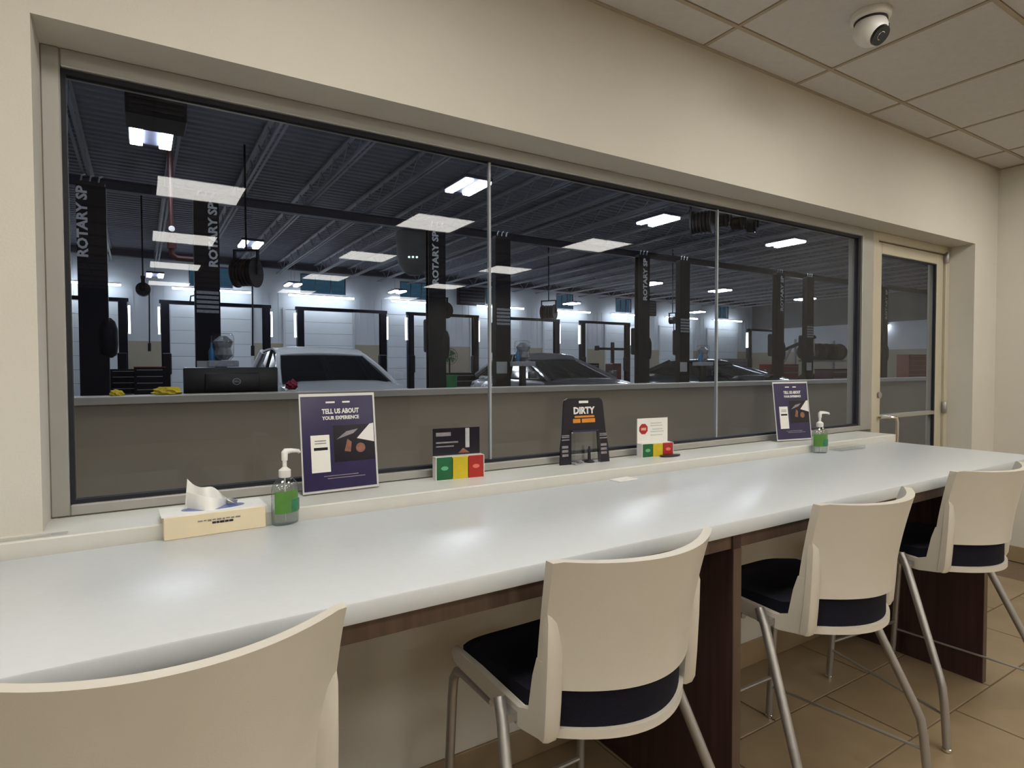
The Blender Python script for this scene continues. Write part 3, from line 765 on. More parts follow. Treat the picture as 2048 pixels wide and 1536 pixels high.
for i, c in enumerate(bc):
    bm = B(); box(bm, c-DW-0.10, c-DW+0.02, SY1-0.09, SY1-0.045, -0.02, DH+0.1); box(bm, c+DW-0.02, c+DW+0.10, SY1-0.09, SY1-0.045, -0.02, DH+0.1); box(bm, c-DW+0.02, c+DW-0.02, SY1-0.09, SY1-0.045, DH, DH+0.1)
    dr = struct(obj('door_%d' % (i+2), bm, M_shopwhite), 'white sectional overhead door on the back wall, %s from the left' % ordn[i], 'door')
    for k in range(7):
        z0 = -0.02 + k*0.61
        if secme is None:
            so = obj('door_section', box(B(), -DW+0.02, DW-0.02, SY1-0.07, SY1-0.046, 0.006, 0.604, bev=0.008, seg=1), M_odoor, dr, loc=(c, 0, z0)); secme = so.data
        else: inst('door_section', secme, dr, (c, 0, z0))
    # strip lamp over the door
    sl = thing('strip_light', 'long white strip lamp above the %s overhead door from the left' % ordn[i], 'wall light', (c, SY1-0.62, 4.92), 0, 'strip lamps over the overhead doors')
    obj('housing', box(B(), -1.68, 1.68, -0.06, 0.06, 0.05, 0.10), M_white, sl)
    obj('tube_lens', box(B(), -1.66, 1.66, -0.055, 0.055, -0.035, 0.05, bev=0.015, seg=2), E_strip, sl)
    bm = B()
    for xx in (-1.2, 1.2): box(bm, xx-0.03, xx+0.03, 0.06, 0.595, 0.06, 0.10)
    obj('wall_arm', bm, M_white, sl)

bm = B(); box(bm, SX1-0.02, SX1+0.2, 0, SY1+0.2, 2.4, 4.3)
wr = struct(obj('wall_far_right', bm, M_shopwhite), 'white metal panel wall at the right end of the workshop', 'wall')
obj('tan_wainscot', box(B(), SX1-0.05, SX1+0.2, 0, SY1+0.2, -0.02, 2.4), M_shoptan, wr)
obj('upper_panel', box(B(), SX1-0.03, SX1+0.2, 0, SY1+0.2, 4.3, DECK+0.3), mat('grey_upper_panel', (0.16, 0.16, 0.17), 0.6, noise=0.08, nscale=0.8), wr)
wp = thing('wall_lamp', 'small wall lamp behind the lift post seen through the glazed door', 'wall light', (SX1-0.03, 20.0, 4.05))
obj('housing', box(B(), -0.22, 0.0, -0.35, 0.35, 0.06, 0.16, bev=0.01, seg=1), M_white, wp)
obj('lens', box(B(), -0.20, -0.02, -0.32, 0.32, 0.0, 0.06, bev=0.01, seg=1), E_highbay, wp)
bm = B(); box(bm, SX0-0.2, SX0, 0, SY1+0.2, -0.02, DECK+0.3)
struct(obj('wall_far_left', bm, M_shopwhite), 'white metal panel wall at the left end of the workshop', 'wall')
bm = B(); box(bm, XR+0.12, SX1, 0, 0.2, -0.02, DECK+0.3); box(bm, SX0, XL-0.12, 0, 0.2, -0.02, DECK+0.3); box(bm, XL-0.12, XR+0.12, 0.02, 0.2, CEIL+0.25, DECK+0.3)
struct(obj('wall_shop_front', bm, M_shopwhite), 'workshop side of the wall that holds the long window', 'wall')
# half wall across the aisle
HWY = 2.2
bm = B(); box(bm, SX0, 30, HWY+0.02, HWY+0.14, -0.02, 1.055)
hwall = struct(obj('wall_half', bm, M_half), 'taupe half wall with grey ledge between aisle and lift bays', 'half wall')
obj('ledge_cap', box(B(), SX0, 30, HWY, HWY+0.18, 1.055, 1.100, bev=0.004, seg=1), M_ledge, hwall)

# ================================================================== HIGH-BAY LAMPS
hbp = None
HB = [(0.20, 9.35, 'above the lift at the far left, below the dark unit heater'), (5.65, 9.1, 'right of the centre above the white car'), (10.97, 9.1, 'above the grey car, left of the second glass joint'), (16.2, 9.1, 'upper right near the window frame'),
      (2.8, 17.4, 'in the second row, left of the white car roof'), (19.0, 17.4, 'in the second row beside the fourth lift column'), (23.6, 17.4, 'in the second row right of the second glass joint'), (30.5, 17.4, 'in the second row at the far right'),
      (0.53, 25.6, 'in the back row at the far left'), (5.7, 25.6, 'in the back row above the white car'), (10.5, 25.6, 'in the back row left of the third lift column'), (21.0, 25.6, 'in the back row above the grey car'), (31.5, 25.6, 'in the back row behind the dark blue car'), (37.5, 17.4, 'in the second row nearest the right window frame'), (34.5, 9.1, 'seen through the glazed door'),
      (0.35, 1.3, 'added out of view over the aisle at the left end of the window, as fill light'), (5.65, 1.3, 'added out of view over the aisle beyond the glazed door, as fill light'), (10.95, 1.3, 'added out of view over the aisle to the right, as fill light')]  # aisle row: added out of view to brighten ledge and car hoods
for x, y, d in HB:
    lab = 'twin-lens high-bay lamp ' + d
    if hbp is None:
        hbp = thing('highbay_lamp', lab, 'ceiling lamp', (x, y, 4.85), 0, 'twin high-bay lamps under the workshop roof')
        obj('housing', box(B(), -0.30, 0.30, -0.50, 0.50, 0.05, 0.12, bev=0.01, seg=1), M_girder, hbp)
        for s in (-1, 1): obj('lens', box(B(), s*0.20-0.085, s*0.20+0.085, -0.46, 0.46, 0.0, 0.05, bev=0.01, seg=1), E_highbay, hbp)
        for yy in (-0.35, 0.35): obj('hanger', tube(B(), [(0, yy, 0.12), (0, yy, 1.77)], 0.006, 6), M_steel, hbp)
    else: dup(hbp, 'highbay_lamp', lab, (x, y, 4.85), 0)

# ================================================================== LIFTS
def c_section(bm, s, w, d, h, z0=0.02):
    t = 0.02
    box(bm, -w/2, w/2, -d/2, -d/2+t, z0, h); box(bm, -w/2, w/2, d/2-t, d/2, z0, h)
    x = -w/2 if s < 0 else w/2-t
    box(bm, x, x+t, -d/2+t, d/2-t, z0, h)
    return bm
COLM = {}
def near_lift(xl, xr, label, textl, textr, rightbits=True, leftbits=True):
    Y = 8.4
    t = thing('two_post_lift', label, 'car lift', ((xl+xr)/2, Y+0.07, -0.02), 0, 'black two-post lifts in the front row')
    cx = (xl+xr)/2
    for s, x, txt in ((-1, xl, textl), (1, xr, textr)):
        lx = x-cx
        col = obj('column', c_section(B(), s, 0.34, 0.14, 3.78), M_lift, t, loc=(lx, 0, 0))
        col['label'] = 'tall black steel column'
        obj('base_plate', box(B(), lx-0.26, lx+0.26, -0.24, 0.24, 0, 0.02), M_lift, t)
        obj('top_cap', box(B(), lx-0.16, lx+0.16, -0.065, 0.065, 3.78, 3.83), M_liftdark, t)
        for k in range(3): obj('hose_fitting', tube(B(), [(lx-0.12+0.1*k, -0.05, 3.80), (lx-0.10+0.1*k, -0.05, 3.90), (lx-0.06+0.1*k, -0.02, 3.93)], 0.012, 6), M_steel, t)
        # carriage with arms
        cz = 1.55
        car = obj('carriage', box(B(), lx-s*0.02-0.15, lx-s*0.02+0.15, 0.072, 0.22, cz, cz+0.62, bev=0.04, seg=2), M_lift, t)
        if s > 0: obj('power_unit', lathe(B(), [(0.06, 1.42), (0.115, 1.47), (0.13, 1.60), (0.13, 1.82), (0.10, 1.93), (0.05, 1.98)], (lx+0.145, 0.02, 0), 18), M_lift, t, smooth=True)
        for q in (-1, 1):
            bm = B(); tube(bm, [(lx-s*0.12, q*0.14, 0.16), (lx-s*0.7, q*0.75, 0.12), (lx-s*0.95, q*0.95, 0.11)], 0.06, 8); obj('arm', bm, M_lift, t)
        if txt is not None:
            text_obj('lettering', 'ROTARY SP', 0.165, M_letter, col, (txt, -0.073, 3.27), rot=(PI/2, -PI/2, 0), width=0.96, depth=0.002, bold=0.006)
        if s < 0 and leftbits:
            obj('warning_sheet', box(B(), -0.16, 0.08, -0.078, -0.0705, 1.15, 1.38), M_paper, col)
            bm = B()
            for k in range(5): box(bm, -0.15, 0.15, -0.078, -0.0705, 2.10+0.07*k, 2.145+0.07*k)
            obj('warning_decal', bm, M_decal, col)
    return t
# column pairs share an aisle: the lift is the frame round one car
pairs = [(-4.35, -0.54, 'black two-post lift at the far left edge of the window', None, -0.10),
         (0.87, 4.64, 'black two-post lift around the white car', 0.09, -0.03),
         (6.05, 9.83, 'black two-post lift around the grey car', None, 0.03),
         (11.17, 14.95, 'black two-post lift around the dark blue car', None, 0.06),
         (16.35, 20.51, 'black two-post lift at the right with its post seen through the door', None, 0.06),
         ]
for a, b, lab, tl, tr_ in pairs: near_lift(a, b, lab, tl, tr_)

def far_lift(xl, xr, label):
    Y = 26.4
    cx = (xl+xr)/2
    t = thing('overhead_beam_lift', label, 'car lift', (cx, Y, -0.02), 0, 'back row lifts with overhead beams')
    for s, x in ((-1, xl), (1, xr)):
        lx = x-cx
        obj('column', c_section(B(), s, 0.30, 0.26, 3.90), M_lift, t, loc=(lx, 0, 0))
        obj('carriage', box(B(), lx-s*0.03-0.17, lx-s*0.03+0.17, -0.18, 0.18, 1.0, 1.9, bev=0.05, seg=1), M_lift, t)
        obj('light_strip', box(B(), lx+s*0.215-0.035, lx+s*0.215+0.035, -0.06, 0.06, 2.65, 3.75), E_post, t)
        obj('strip_bracket', box(B(), min(lx+s*0.15, lx+s*0.18), max(lx+s*0.15, lx+s*0.18), -0.05, 0.05, 2.7, 3.65), M_liftdark, t)
    obj('overhead_beam', box(B(), xl-cx-0.2, xr-cx+0.2, -0.08, 0.08, 3.90, 4.04), M_lift, t)
    return t
for a, b, lab in [(-4.4, -0.57, 'back row lift frame at the far left behind the first column'), (0.87, 4.72, 'back row lift frame left of the white car, with lit strips'), (6.16, 10.05, 'back row lift frame directly above the white car roof'), (11.47, 15.15, 'back row lift frame between the white and the grey car'),
                  (16.9, 20.5, 'back row lift frame behind the grey car'), (22.4, 26.0, 'back row lift frame right of the grey car'), (38.0, 41.6, 'back row lift frame far right behind the dark blue car')]:
    far_lift(a, b, lab)

# clear supply bins and bottles on posts
def supply_bin(label, x, shelfw=0.40):
    t = thing('supply_bin', label, 'bin', (x, 8.02, 0), 0, 'clear bins on lift posts')
    obj('pedestal', box(B(), -0.05, 0.05, -0.05, 0.05, -0.02, 1.27), M_liftdark, t)
    obj('shelf', box(B(), -shelfw/2, shelfw/2, -0.16, 0.14, 1.27, 1.36, bev=0.01, seg=1), M_decal, t)
    obj('clear_box', lathe(B(), [(0.10, 1.36), (0.15, 1.42), (0.16, 1.72), (0.13, 1.76)], n=16), M_acryl, t, smooth=True)
    obj('crumpled_wrap', lathe(B(), [(0.06, 1.37), (0.13, 1.44), (0.10, 1.55), (0.14, 1.64), (0.05, 1.72)], (0.01, 0.0, 0), 11), mat('grey_wrap', (0.30, 0.31, 0.32), 0.4, noise=0.4, nscale=12), t)
    obj('spray_bottle', lathe(B(), [(0.035, 1.36), (0.04, 1.39), (0.04, 1.50), (0.015, 1.56), (0.015, 1.62)], (-0.15, -0.06, 0), 12), M_blue, t, smooth=True)
    return t
sb = supply_bin('clear bin with crumpled wrap beside the post behind the monitor', 1.02)
dup(sb, 'supply_bin', 'clear bin with crumpled wrap beside the post left of the grey car', (6.25, 8.02, 0))
dup(sb, 'supply_bin', 'clear bin with crumpled wrap beside the post left of the dark blue car', (11.36, 8.02, 0))

# ================================================================== CARS (nose towards the window)
def make_car(label, loc, rz, paint, L, W, Hr, hood, tumble=0.80, roof_y=(0.05, 1.45), ws_y=-0.72, back_y=2.0):
    t = thing('car', label, 'car', loc, rz, None)
    hw = W/2; y0, y1 = -L/2, L/2
    st = [(y0, 0.78, 0.62, 0.30), (y0+0.12, 0.90, 0.76, 0.24), (y0+0.55, 0.97, 0.90, 0.22), (-1.35, 1.0, hood-0.02, 0.22), (ws_y-0.12, 1.0, hood, 0.22), (0.0, 1.0, hood+0.02, 0.22), (1.2, 1.0, hood+0.04, 0.22), (y1-0.55, 0.98, hood+0.02, 0.24), (y1-0.10, 0.92, hood-0.06, 0.28), (y1, 0.82, hood-0.25, 0.40)]
    bm = B(); rings = []
    for (y, k, h, zb) in st:
        w = hw*k
        prof = [(w*0.80, zb), (w*0.97, zb+0.14), (w, (zb+h)/2), (w*0.985, h-0.14), (w*0.93, h-0.03), (w*0.6, h+0.025), (0, h+0.04)]
        pts = prof + [(-a, b) for a, b in reversed(prof[:-1])]
        rings.append([bm.verts.new((a, y, b)) for a, b in pts])
    n = len(rings[0])
    for a, b in zip(rings, rings[1:]):
        for k in range(n): bm.faces.new((a[k], a[(k+1) % n], b[(k+1) % n], b[k]))
    bm.faces.new(rings[0]); bm.faces.new(list(reversed(rings[-1])))
    obj('body', bm, paint, t, smooth=True)
    rw = hw*tumble*0.86; bw = hw*0.90
    zb = hood+0.005; zr = Hr-0.05
    ry0, ry1 = roof_y
    bl, br = (-bw, ws_y, zb), (bw, ws_y, zb)
    tl, tr2 = (-rw, ry0, zr-0.10), (rw, ry0, zr-0.10)
    rl, rr = (-rw*0.96, ry1, zr-0.02), (rw*0.96, ry1, zr-0.02)
    dl, dr_ = (-bw*0.95, back_y, zb+0.06), (bw*0.95, back_y, zb+0.06)
    def bulgequad(p, q, r_, s_, b, nn=8):
        bm = B()
        def fn(u, v):
            a = Vector(p).lerp(Vector(q), u); c = Vector(s_).lerp(Vector(r_), u)
            o = a.lerp(c, v); return o + b*(4*u*(1-u))
        return slab(bm, fn, nn, 4, lambda u, v: Vector((0, 0.012, -0.006)))
    obj('windshield', bulgequad(bl, br, tr2, tl, Vector((0, -0.08, 0.012))), M_carglass, t, smooth=True)
    obj('rear_window', bulgequad(dl, dr_, rr, rl, Vector((0, 0.06, 0.02))), M_carglass, t, smooth=True)
    for s in (-1, 1):
        A, Bq, C, D = [(abs(p[0])*s, p[1], p[2]) for p in (bl, tl, rl, dl)]
        md = (s*bw*0.985, 0.5, zb+0.02); mt = (s*rw*0.99, 0.62, zr)
        bm = B(); f = [bm.verts.new(p) for p in (A, Bq, mt, md)]; g = [bm.verts.new((p[0]-s*0.012, p[1], p[2])) for p in (A, Bq, mt, md)]
        bm.faces.new(f); bm.faces.new(g)
        for k in range(4): bm.faces.new((f[k], f[(k+1) % 4], g[(k+1) % 4], g[k]))
        obj('side_window', bm, M_carglass, t)
        bm = B(); f = [bm.verts.new(p) for p in (md, mt, C, D)]; g = [bm.verts.new((p[0]-s*0.012, p[1], p[2])) for p in (md, mt, C, D)]
        bm.faces.new(f); bm.faces.new(g)
        for k in range(4): bm.faces.new((f[k], f[(k+1) % 4], g[(k+1) % 4], g[k]))
        obj('side_window', bm, M_carglass, t)
        mid = Vector(A).lerp(Vector(Bq), 0.5) + Vector((s*0.012, 0, 0.012))
        obj('front_pillar', tube(B(), [Vector(A)+Vector((s*0.01, -0.05, -0.02)), mid, Vector(Bq)+Vector((0, 0.02, 0))], 0.04, 8), paint, t, smooth=True)
        obj('centre_pillar', tube(B(), [md, mt], 0.03, 6), M_blackplastic, t)
        obj('rear_pillar', tube(B(), [Vector(D), Vector(C)], 0.07, 8), paint, t, smooth=True)
        ex = s*(hw+0.09)
        mr = obj('mirror', box(B(), ex-0.09, ex+0.09, ws_y+0.22, ws_y+0.32, zb+0.02, zb+0.17, bev=0.03, seg=2), paint, t, smooth=True)
        for yy in (y0+0.85, y1-0.95):
            wh = obj('wheel', lathe(B(), [(0.25, -0.11), (0.33, -0.10), (0.345, 0), (0.33, 0.10), (0.25, 0.11)], (s*(hw-0.115), yy, 0.345), 24, axis='x'), M_tyre, t, smooth=True)
            obj('rim', lathe(B(), [(0.21, -0.02), (0.22, 0.0), (0.05, 0.02)], (s*(hw-0.01), yy, 0.345), 16, axis='x'), M_tube, wh)
        obj('headlamp', box(B(), min(s*hw*0.55, s*hw*0.86), max(s*hw*0.55, s*hw*0.86), y0+0.06, y0+0.25, 0.62, 0.74, bev=0.02, seg=1), M_lampglass, t)
    def roof_(u, v):
        s = 2*u-1
        a = rw*(1-0.04*v)
        return (s*a*1.03, ry0-0.03 - 0.07*(1-s*s)*(1-v) + (ry1-ry0+0.06)*v, zr - 0.105*(1-min(1, v/0.3))**2 + 0.035*(1-s*s) + 0.025*math.sin(PI*v))
    obj('roof', slab(B(), roof_, 12, 8, lambda u, v: Vector((0, 0, -0.03))), paint, t, smooth=True)
    obj('grille', box(B(), -hw*0.45, hw*0.45, y0-0.01, y0+0.06, 0.42, 0.58, bev=0.02, seg=1), M_blackplastic, t)
    return t
make_car('white car parked nose first between the front row lift columns', (2.62, 8.62, -0.02), 0.0, M_carwhite, 4.8, 1.96, 1.64, 1.04, tumble=0.84, roof_y=(0.05, 1.6), ws_y=-0.95)
make_car('grey car parked nose first, right of the first glass joint', (7.55, 8.75, -0.02), 0.0, M_cargrey, 4.7, 1.90, 1.58, 1.02, tumble=0.80, roof_y=(0.10, 1.2), ws_y=-0.95)
make_car('dark blue car with shiny hood behind the second glass joint', (13.1, 8.9, -0.02), 0.0, M_cardark, 4.7, 1.90, 1.47, 1.02, tumble=0.80, roof_y=(0.10, 1.2), ws_y=-0.95)

# ================================================================== NEAR THE HALF WALL
dk = thing('work_desk', 'dark work desk behind the half wall under the monitor', 'desk', (0.50, 2.75, -0.02))
obj('desk_top', box(B(), -0.70, 0.75, -0.35, 0.35, 1.00, 1.04), M_liftdark, dk)
for xx in (-0.65, 0.70):
    for yy in (-0.30, 0.30): obj('leg', box(B(), xx-0.025, xx+0.025, yy-0.025, yy+0.025, 0, 1.00), M_liftdark, dk)
mn = thing('monitor', 'black computer monitor seen from behind with round pale emblem', 'monitor', (0.495, 2.55, 1.02), 0.02)
obj('housing', box(B(), -0.275, 0.275, -0.02, 0.02, 0.06, 0.235, bev=0.01, seg=2), M_blackplastic, mn, smooth=True)
obj('back_bulge', box(B(), -0.16, 0.16, -0.040, -0.018, 0.08, 0.20, bev=0.012, seg=2), M_blackplastic, mn, smooth=True)
bm = B(); n = 28
for k in range(n):
    a0, a1 = 2*PI*k/n, 2*PI*(k+1)/n
    for_ = [(0.024, a0), (0.024, a1), (0.021, a1), (0.021, a0)]
    quad(bm, *[(0.02+r*math.cos(a), -0.0412, 0.145+r*0.85*math.sin(a)) for r, a in for_])
em = obj('round_emblem', bm, M_decal, mn)
text_obj('emblem_letters', 'DELL', 0.016, M_decal, em, (0.02, -0.0412, 0.145), depth=0.0003)
obj('stand', box(B(), -0.04, 0.04, 0.02, 0.05, 0.01, 0.16), M_blackplastic, mn)
obj('stand_foot', box(B(), -0.12, 0.12, -0.06, 0.12, 0.0, 0.012, bev=0.003, seg=1), M_blackplastic, mn)
def lump(bm, c, r, seed, sx=1, sy=1, sz=1, flat=True):
    rnd = random.Random(seed); bmesh.ops.create_icosphere(bm, subdivisions=3, radius=1)
    ph = [rnd.uniform(0, 6) for _ in range(6)]
    for v in bm.verts:
        p = v.co; k = 1 + 0.18*math.sin(5*p.x+ph[0])*math.sin(4*p.y+ph[1]) + 0.12*math.sin(9*p.z+7*p.x+ph[2])
        q = Vector((p.x*k*r*sx, p.y*k*r*sy, max(-0.3 if flat else -9, p.z)*k*r*sz))
        v.co = q
    zmin = min(v.co.z for v in bm.verts)
    for v in bm.verts: v.co += Vector((c[0], c[1], c[2]-zmin))
    return bm
tag(obj('work_gloves', lump(B(), (0, 0, 0), 0.06, 3, 1.25, 0.8, 0.55), M_yellowcloth, smooth=True, loc=(0.125, 2.29, 1.10)), 'crumpled yellow cloth on the half wall ledge left of the monitor', 'cloth')
tag(obj('yellow_sponge', lump(B(), (0, 0, 0), 0.035, 8, 1.0, 0.8, 0.7), M_yellowcloth, smooth=True, loc=(-0.115, 2.29, 1.10)), 'small yellow sponge on the ledge beside the first column', 'sponge')
fl = thing('red_flower_mug', 'small dark red pompom in a white cup on the desk beside the monitor', 'cup', (0.86, 2.55, 1.02))
obj('cup', lathe(B(), [(0.028, 0), (0.032, 0.002), (0.036, 0.085), (0.033, 0.085), (0.030, 0.01)], n=18), M_white, fl, smooth=True)
obj('pompom', lump(B(), (0, 0, 0.07), 0.036, 5, 1, 1, 1, False), mat('dark_red_wool', (0.16, 0.005, 0.03), 0.9, noise=0.3, nscale=60), fl, smooth=True)

# ================================================================== WORKSHOP CLUTTER
def cart(label, loc, w, d, h, m, nd=5, rz=0.0, top=None):
    t = thing('tool_chest', label, 'tool chest', loc, rz, 'tool chests in the workshop')
    obj('cabinet', box(B(), -w/2, w/2, -d/2, d/2, 0.12, h, bev=0.01, seg=1), m, t)
    for k in range(nd):
        z0 = 0.16 + (h-0.2)*k/nd; z1 = 0.16 + (h-0.2)*(k+1)/nd - 0.02
        dw = obj('drawer', box(B(), -w/2+0.03, w/2-0.03, -d/2-0.015, -d/2+0.002, z0, z1), m, t)
        obj('handle', box(B(), -w/2+0.08, w/2-0.08, -d/2-0.03, -d/2-0.016, z1-0.03, z1-0.012), M_tube, dw)
    for xx in (-w/2+0.08, w/2-0.08):
        for yy in (-d/2+0.08, d/2-0.08): obj('castor', lathe(B(), [(0.05, -0.02), (0.06, 0), (0.05, 0.02)], (xx, yy, 0.06), 12, axis='x'), M_tyre, t)
    if top: obj('top_tray', box(B(), -w/2-0.01, w/2+0.01, -d/2-0.01, d/2+0.01, h, h+0.03), top, t)
    return t
cart('black tool chest against the back wall, right of the first column', (-0.35, 24.5, -0.02), 1.2, 0.6, 1.25, M_lift)
cart('black tool chest in front of the left back row column', (0.25, 22.0, -0.02), 0.9, 0.6, 1.3, M_lift, top=M_bigred)
cart('red tool chest right of the lift with the dark blue car', (20.1, 11.9, -0.02), 1.5, 0.6, 1.35, M_bigred)
cart('purple black tool chest under the right end of the window', (20.3, 9.95, -0.02), 1.3, 0.6, 1.15, mat('plum_paint', (0.05, 0.012, 0.035), 0.3, noise=0.1), top=M_lift)
cart('dark red tool chest seen through the glazed door', (33.5, 13.4, -0.02), 2.0, 0.6, 1.85, M_bigred, nd=7)
cart('dark tool chest behind the white car', (5.1, 15.0, -0.02), 1.3, 0.6, 1.05, M_liftdark)
cart('dark tool chest beside the green bin', (8.6, 15.4, -0.02), 0.9, 0.6, 1.1, M_lift)
cart('dark tool chest behind the dark blue car', (12.6, 14.5, -0.02), 1.6, 0.6, 1.4, M_lift)
cart('low black tool chest between the dark blue car and the next post', (15.9, 12.0, -0.02), 1.0, 0.6, 1.25, M_lift, nd=4, top=M_bigred)
cart('grey tool chest just right of the fourth pair of posts', (18.0, 12.4, -0.02), 1.1, 0.6, 1.55, mat('steel_grey_paint', (0.12, 0.12, 0.14), 0.35, noise=0.1), nd=6)
t = thing('engine_hoist', 'dark engine hoist with raised boom at the right end of the window', 'hoist', (19.0, 10.6, -0.02))
for q in (-1, 1): obj('floor_leg', box(B(), q*0.45-0.05, q*0.45+0.05, -0.8, 0.8, 0.0, 0.14), M_liftdark, t)
obj('cross_beam', box(B(), -0.5, 0.5, 0.70, 0.80, 0.0, 0.20), M_liftdark, t)
obj('mast', box(B(), -0.06, 0.06, 0.66, 0.80, 0.16, 1.75), M_liftdark, t)
obj('boom', tube(B(), [(0, 0.75, 1.70), (0, -0.75, 2.25)], 0.06, 8), M_liftdark, t)
obj('ram', tube(B(), [(0, 0.66, 0.9), (0, 0.10, 1.93)], 0.045, 8), M_tube, t)
obj('hook_chain', tube(B(), [(0, -0.72, 2.22), (0, -0.72, 1.75), (0.05, -0.72, 1.68), (0, -0.72, 1.62)], 0.02, 6), M_tube, t)
t = thing('green_bin', 'green plastic bin left of the grey car', 'bin', (7.6, 14.0, -0.02))
obj('bin_body', lathe(B(), [(0.17, 0), (0.19, 0.03), (0.22, 1.0), (0.20, 1.0), (0.18, 0.05)], n=20), M_binGreen, t, smooth=True)
obj('bin_rim', lathe(B(), [(0.235, 1.0), (0.24, 1.02), (0.235, 1.05), (0.2, 1.05)], n=20), M_binGreen, t, smooth=True)
t = thing('fan_stand', 'green-tinged round pedestal fan above the green bin', 'fan', (7.82, 14.45, -0.02))
obj('fan_base', lathe(B(), [(0.28, 0), (0.28, 0.03), (0.05, 0.06)], n=20), M_liftdark, t)
obj('pole', tube(B(), [(0, 0, 0.05), (0, 0, 1.55)], 0.025, 8), M_liftdark, t)
bm = B()
for r in (0.06, 0.12, 0.18, 0.24): tube(bm, [(r*math.cos(2*PI*k/20), -0.05, 1.6+r*math.sin(2*PI*k/20)) for k in range(21)], 0.006, 5, cap=False)
for k in range(12): a = 2*PI*k/12; tube(bm, [(0.03*math.cos(a), -0.05, 1.6+0.03*math.sin(a)), (0.24*math.cos(a), -0.05, 1.6+0.24*math.sin(a))], 0.004, 4, cap=False)
obj('guard', bm, M_liftdark, t)
for k in range(4):
    a = PI/2*k + 0.4
    bm = B(); quad(bm, (0.02*math.cos(a), 0.0, 1.6+0.02*math.sin(a)), (0.2*math.cos(a), -0.02, 1.6+0.2*math.sin(a)), (0.2*math.cos(a+0.9), 0.02, 1.6+0.2*math.sin(a+0.9)), (0.02*math.cos(a+0.9), 0.01, 1.6+0.02*math.sin(a+0.9)))
    obj('blade', bm, M_binGreen, t)

# hanging hose reels: drum, bracket up to the roof and hose
def hose_reel(label, loc, r, w, drop, m=M_liftdark, rz=0.0, hose=True):
    t = thing('hose_reel', label, 'hose reel', loc, rz, 'hose reels hanging from the roof')
    bm = lathe(B(), [(r, -w/2), (r, -w/2+0.03), (r*0.78, -w/2+0.05), (r*0.78, w/2-0.05), (r, w/2-0.03), (r, w/2)], (0, 0, 0), 24, axis='y'); obj('drum', bm, m, t, smooth=True)
    bm = B()
    for k in range(5): tube(bm, [(r*0.84*math.cos(a), -w/2+0.07+k*(w-0.14)/4, r*0.84*math.sin(a)) for a in [2*PI*q/20 for q in range(21)]], 0.03, 6, cap=False)
    obj('wound_hose', bm, M_blackplastic, t, smooth=True)
    bm = B(); box(bm, -0.05, 0.05, -w/2-0.05, -w/2-0.02, -0.05, r+0.15); box(bm, -0.05, 0.05, w/2+0.02, w/2+0.05, -0.05, r+0.15); box(bm, -0.06, 0.06, -w/2-0.05, w/2+0.05, r+0.15, r+0.19); obj('bracket', bm, M_lift, t)
    obj('hanger', tube(B(), [(0, 0, r+0.18), (0, 0, 6.62-loc[2])], 0.025, 6), M_lift, t)
    if hose:
        obj('hose_drop', tube(B(), [(r*0.8, 0, 0), (r*0.78, 0, -0.4), (r*0.7, 0, -drop+0.25)], 0.022, 6), M_blackplastic, t, smooth=True)
        obj('nozzle', tube(B(), [(r*0.7, 0, -drop+0.25), (r*0.68, 0, -drop)], 0.045, 8), M_blackplastic, t, smooth=True)
    return t
hose_reel('dark hose reel with a thick hanging hose right of the second column', (2.2, 14.0, 3.55), 0.36, 0.5, 2.0, M_liftdark, 0.95)
hose_reel('black hose reel hanging left of the second column', (0.10, 20.0, 3.68), 0.20, 0.35, 1.9)
hose_reel('dark red hose reel hanging above the grey car', (15.4, 20.0, 3.68), 0.34, 0.6, 0.3, M_redpipe, 0.6, False)
hose_reel('round black reel at the top of the window by the second glass joint', (12.0, 8.6, 4.86), 0.30, 0.5, 0.3, M_liftdark, 0.5, False)
hose_reel('black hose reel above the white car roof, right of its lift', (11.2, 22.0, 3.72), 0.36, 0.5, 0.4, M_liftdark, 0.2, False)
hose_reel('small black light reel with cord hanging right of the grey car', (20.5, 17.5, 3.35), 0.16, 0.25, 1.35, M_lift, 0.3)
# row of reels at the top right
for k, (xx, lab) in enumerate([(12.75, 'small dark reel second in the row at the top right'), (13.35, 'small dark reel third in the row at the top right'), (13.95, 'small dark reel last in the row at the top right')]):
    hose_reel(lab, (xx, 8.6, 5.0), 0.17, 0.25, 0.2, M_liftdark, 0.4, False)

# unit heater and red sprinkler riser
t = thing('unit_heater', 'dark box heater hanging under the roof above the first lamp', 'heater', (0.24, 8.05, 4.62))
obj('cabinet', box(B(), -0.36, 0.36, -0.30, 0.30, 0.0, 0.52, bev=0.01, seg=1), M_lift, t)
for k in range(6): obj('louver', box(B(), -0.32, 0.32, -0.325, -0.300, 0.06+0.07*k, 0.09+0.07*k), M_liftdark, t)
for s in (-1, 1): obj('hanger_rod', tube(B(), [(s*0.30, 0, 0.52), (s*0.30, 0, 2.0)], 0.012, 6), M_steel, t)
t = thing('sprinkler_riser', 'dark red pipe dropping from the roof left of the second column', 'pipe', (0.50, 10.5, 3.34))
obj('pipe', tube(B(), [(0, 0, 0.0), (0, 0, 3.24)], 0.045, 10), M_redpipe, t, smooth=True)
obj('coupling', tube(B(), [(0, 0, 0.02), (0, 0, 0.20)], 0.075, 10), M_redpipe, t)
obj('pressure_gauge', lathe(B(), [(0.05, -0.02), (0.05, 0.02)], (0, -0.08, 0.35), 14, axis='y'), M_white, t)
obj('elbow', tube(B(), [(0, 0, 0.02), (0, 0, -0.08), (0.08, 0, -0.14), (0.35, 0, -0.14)], 0.05, 8), M_redpipe, t, smooth=True)
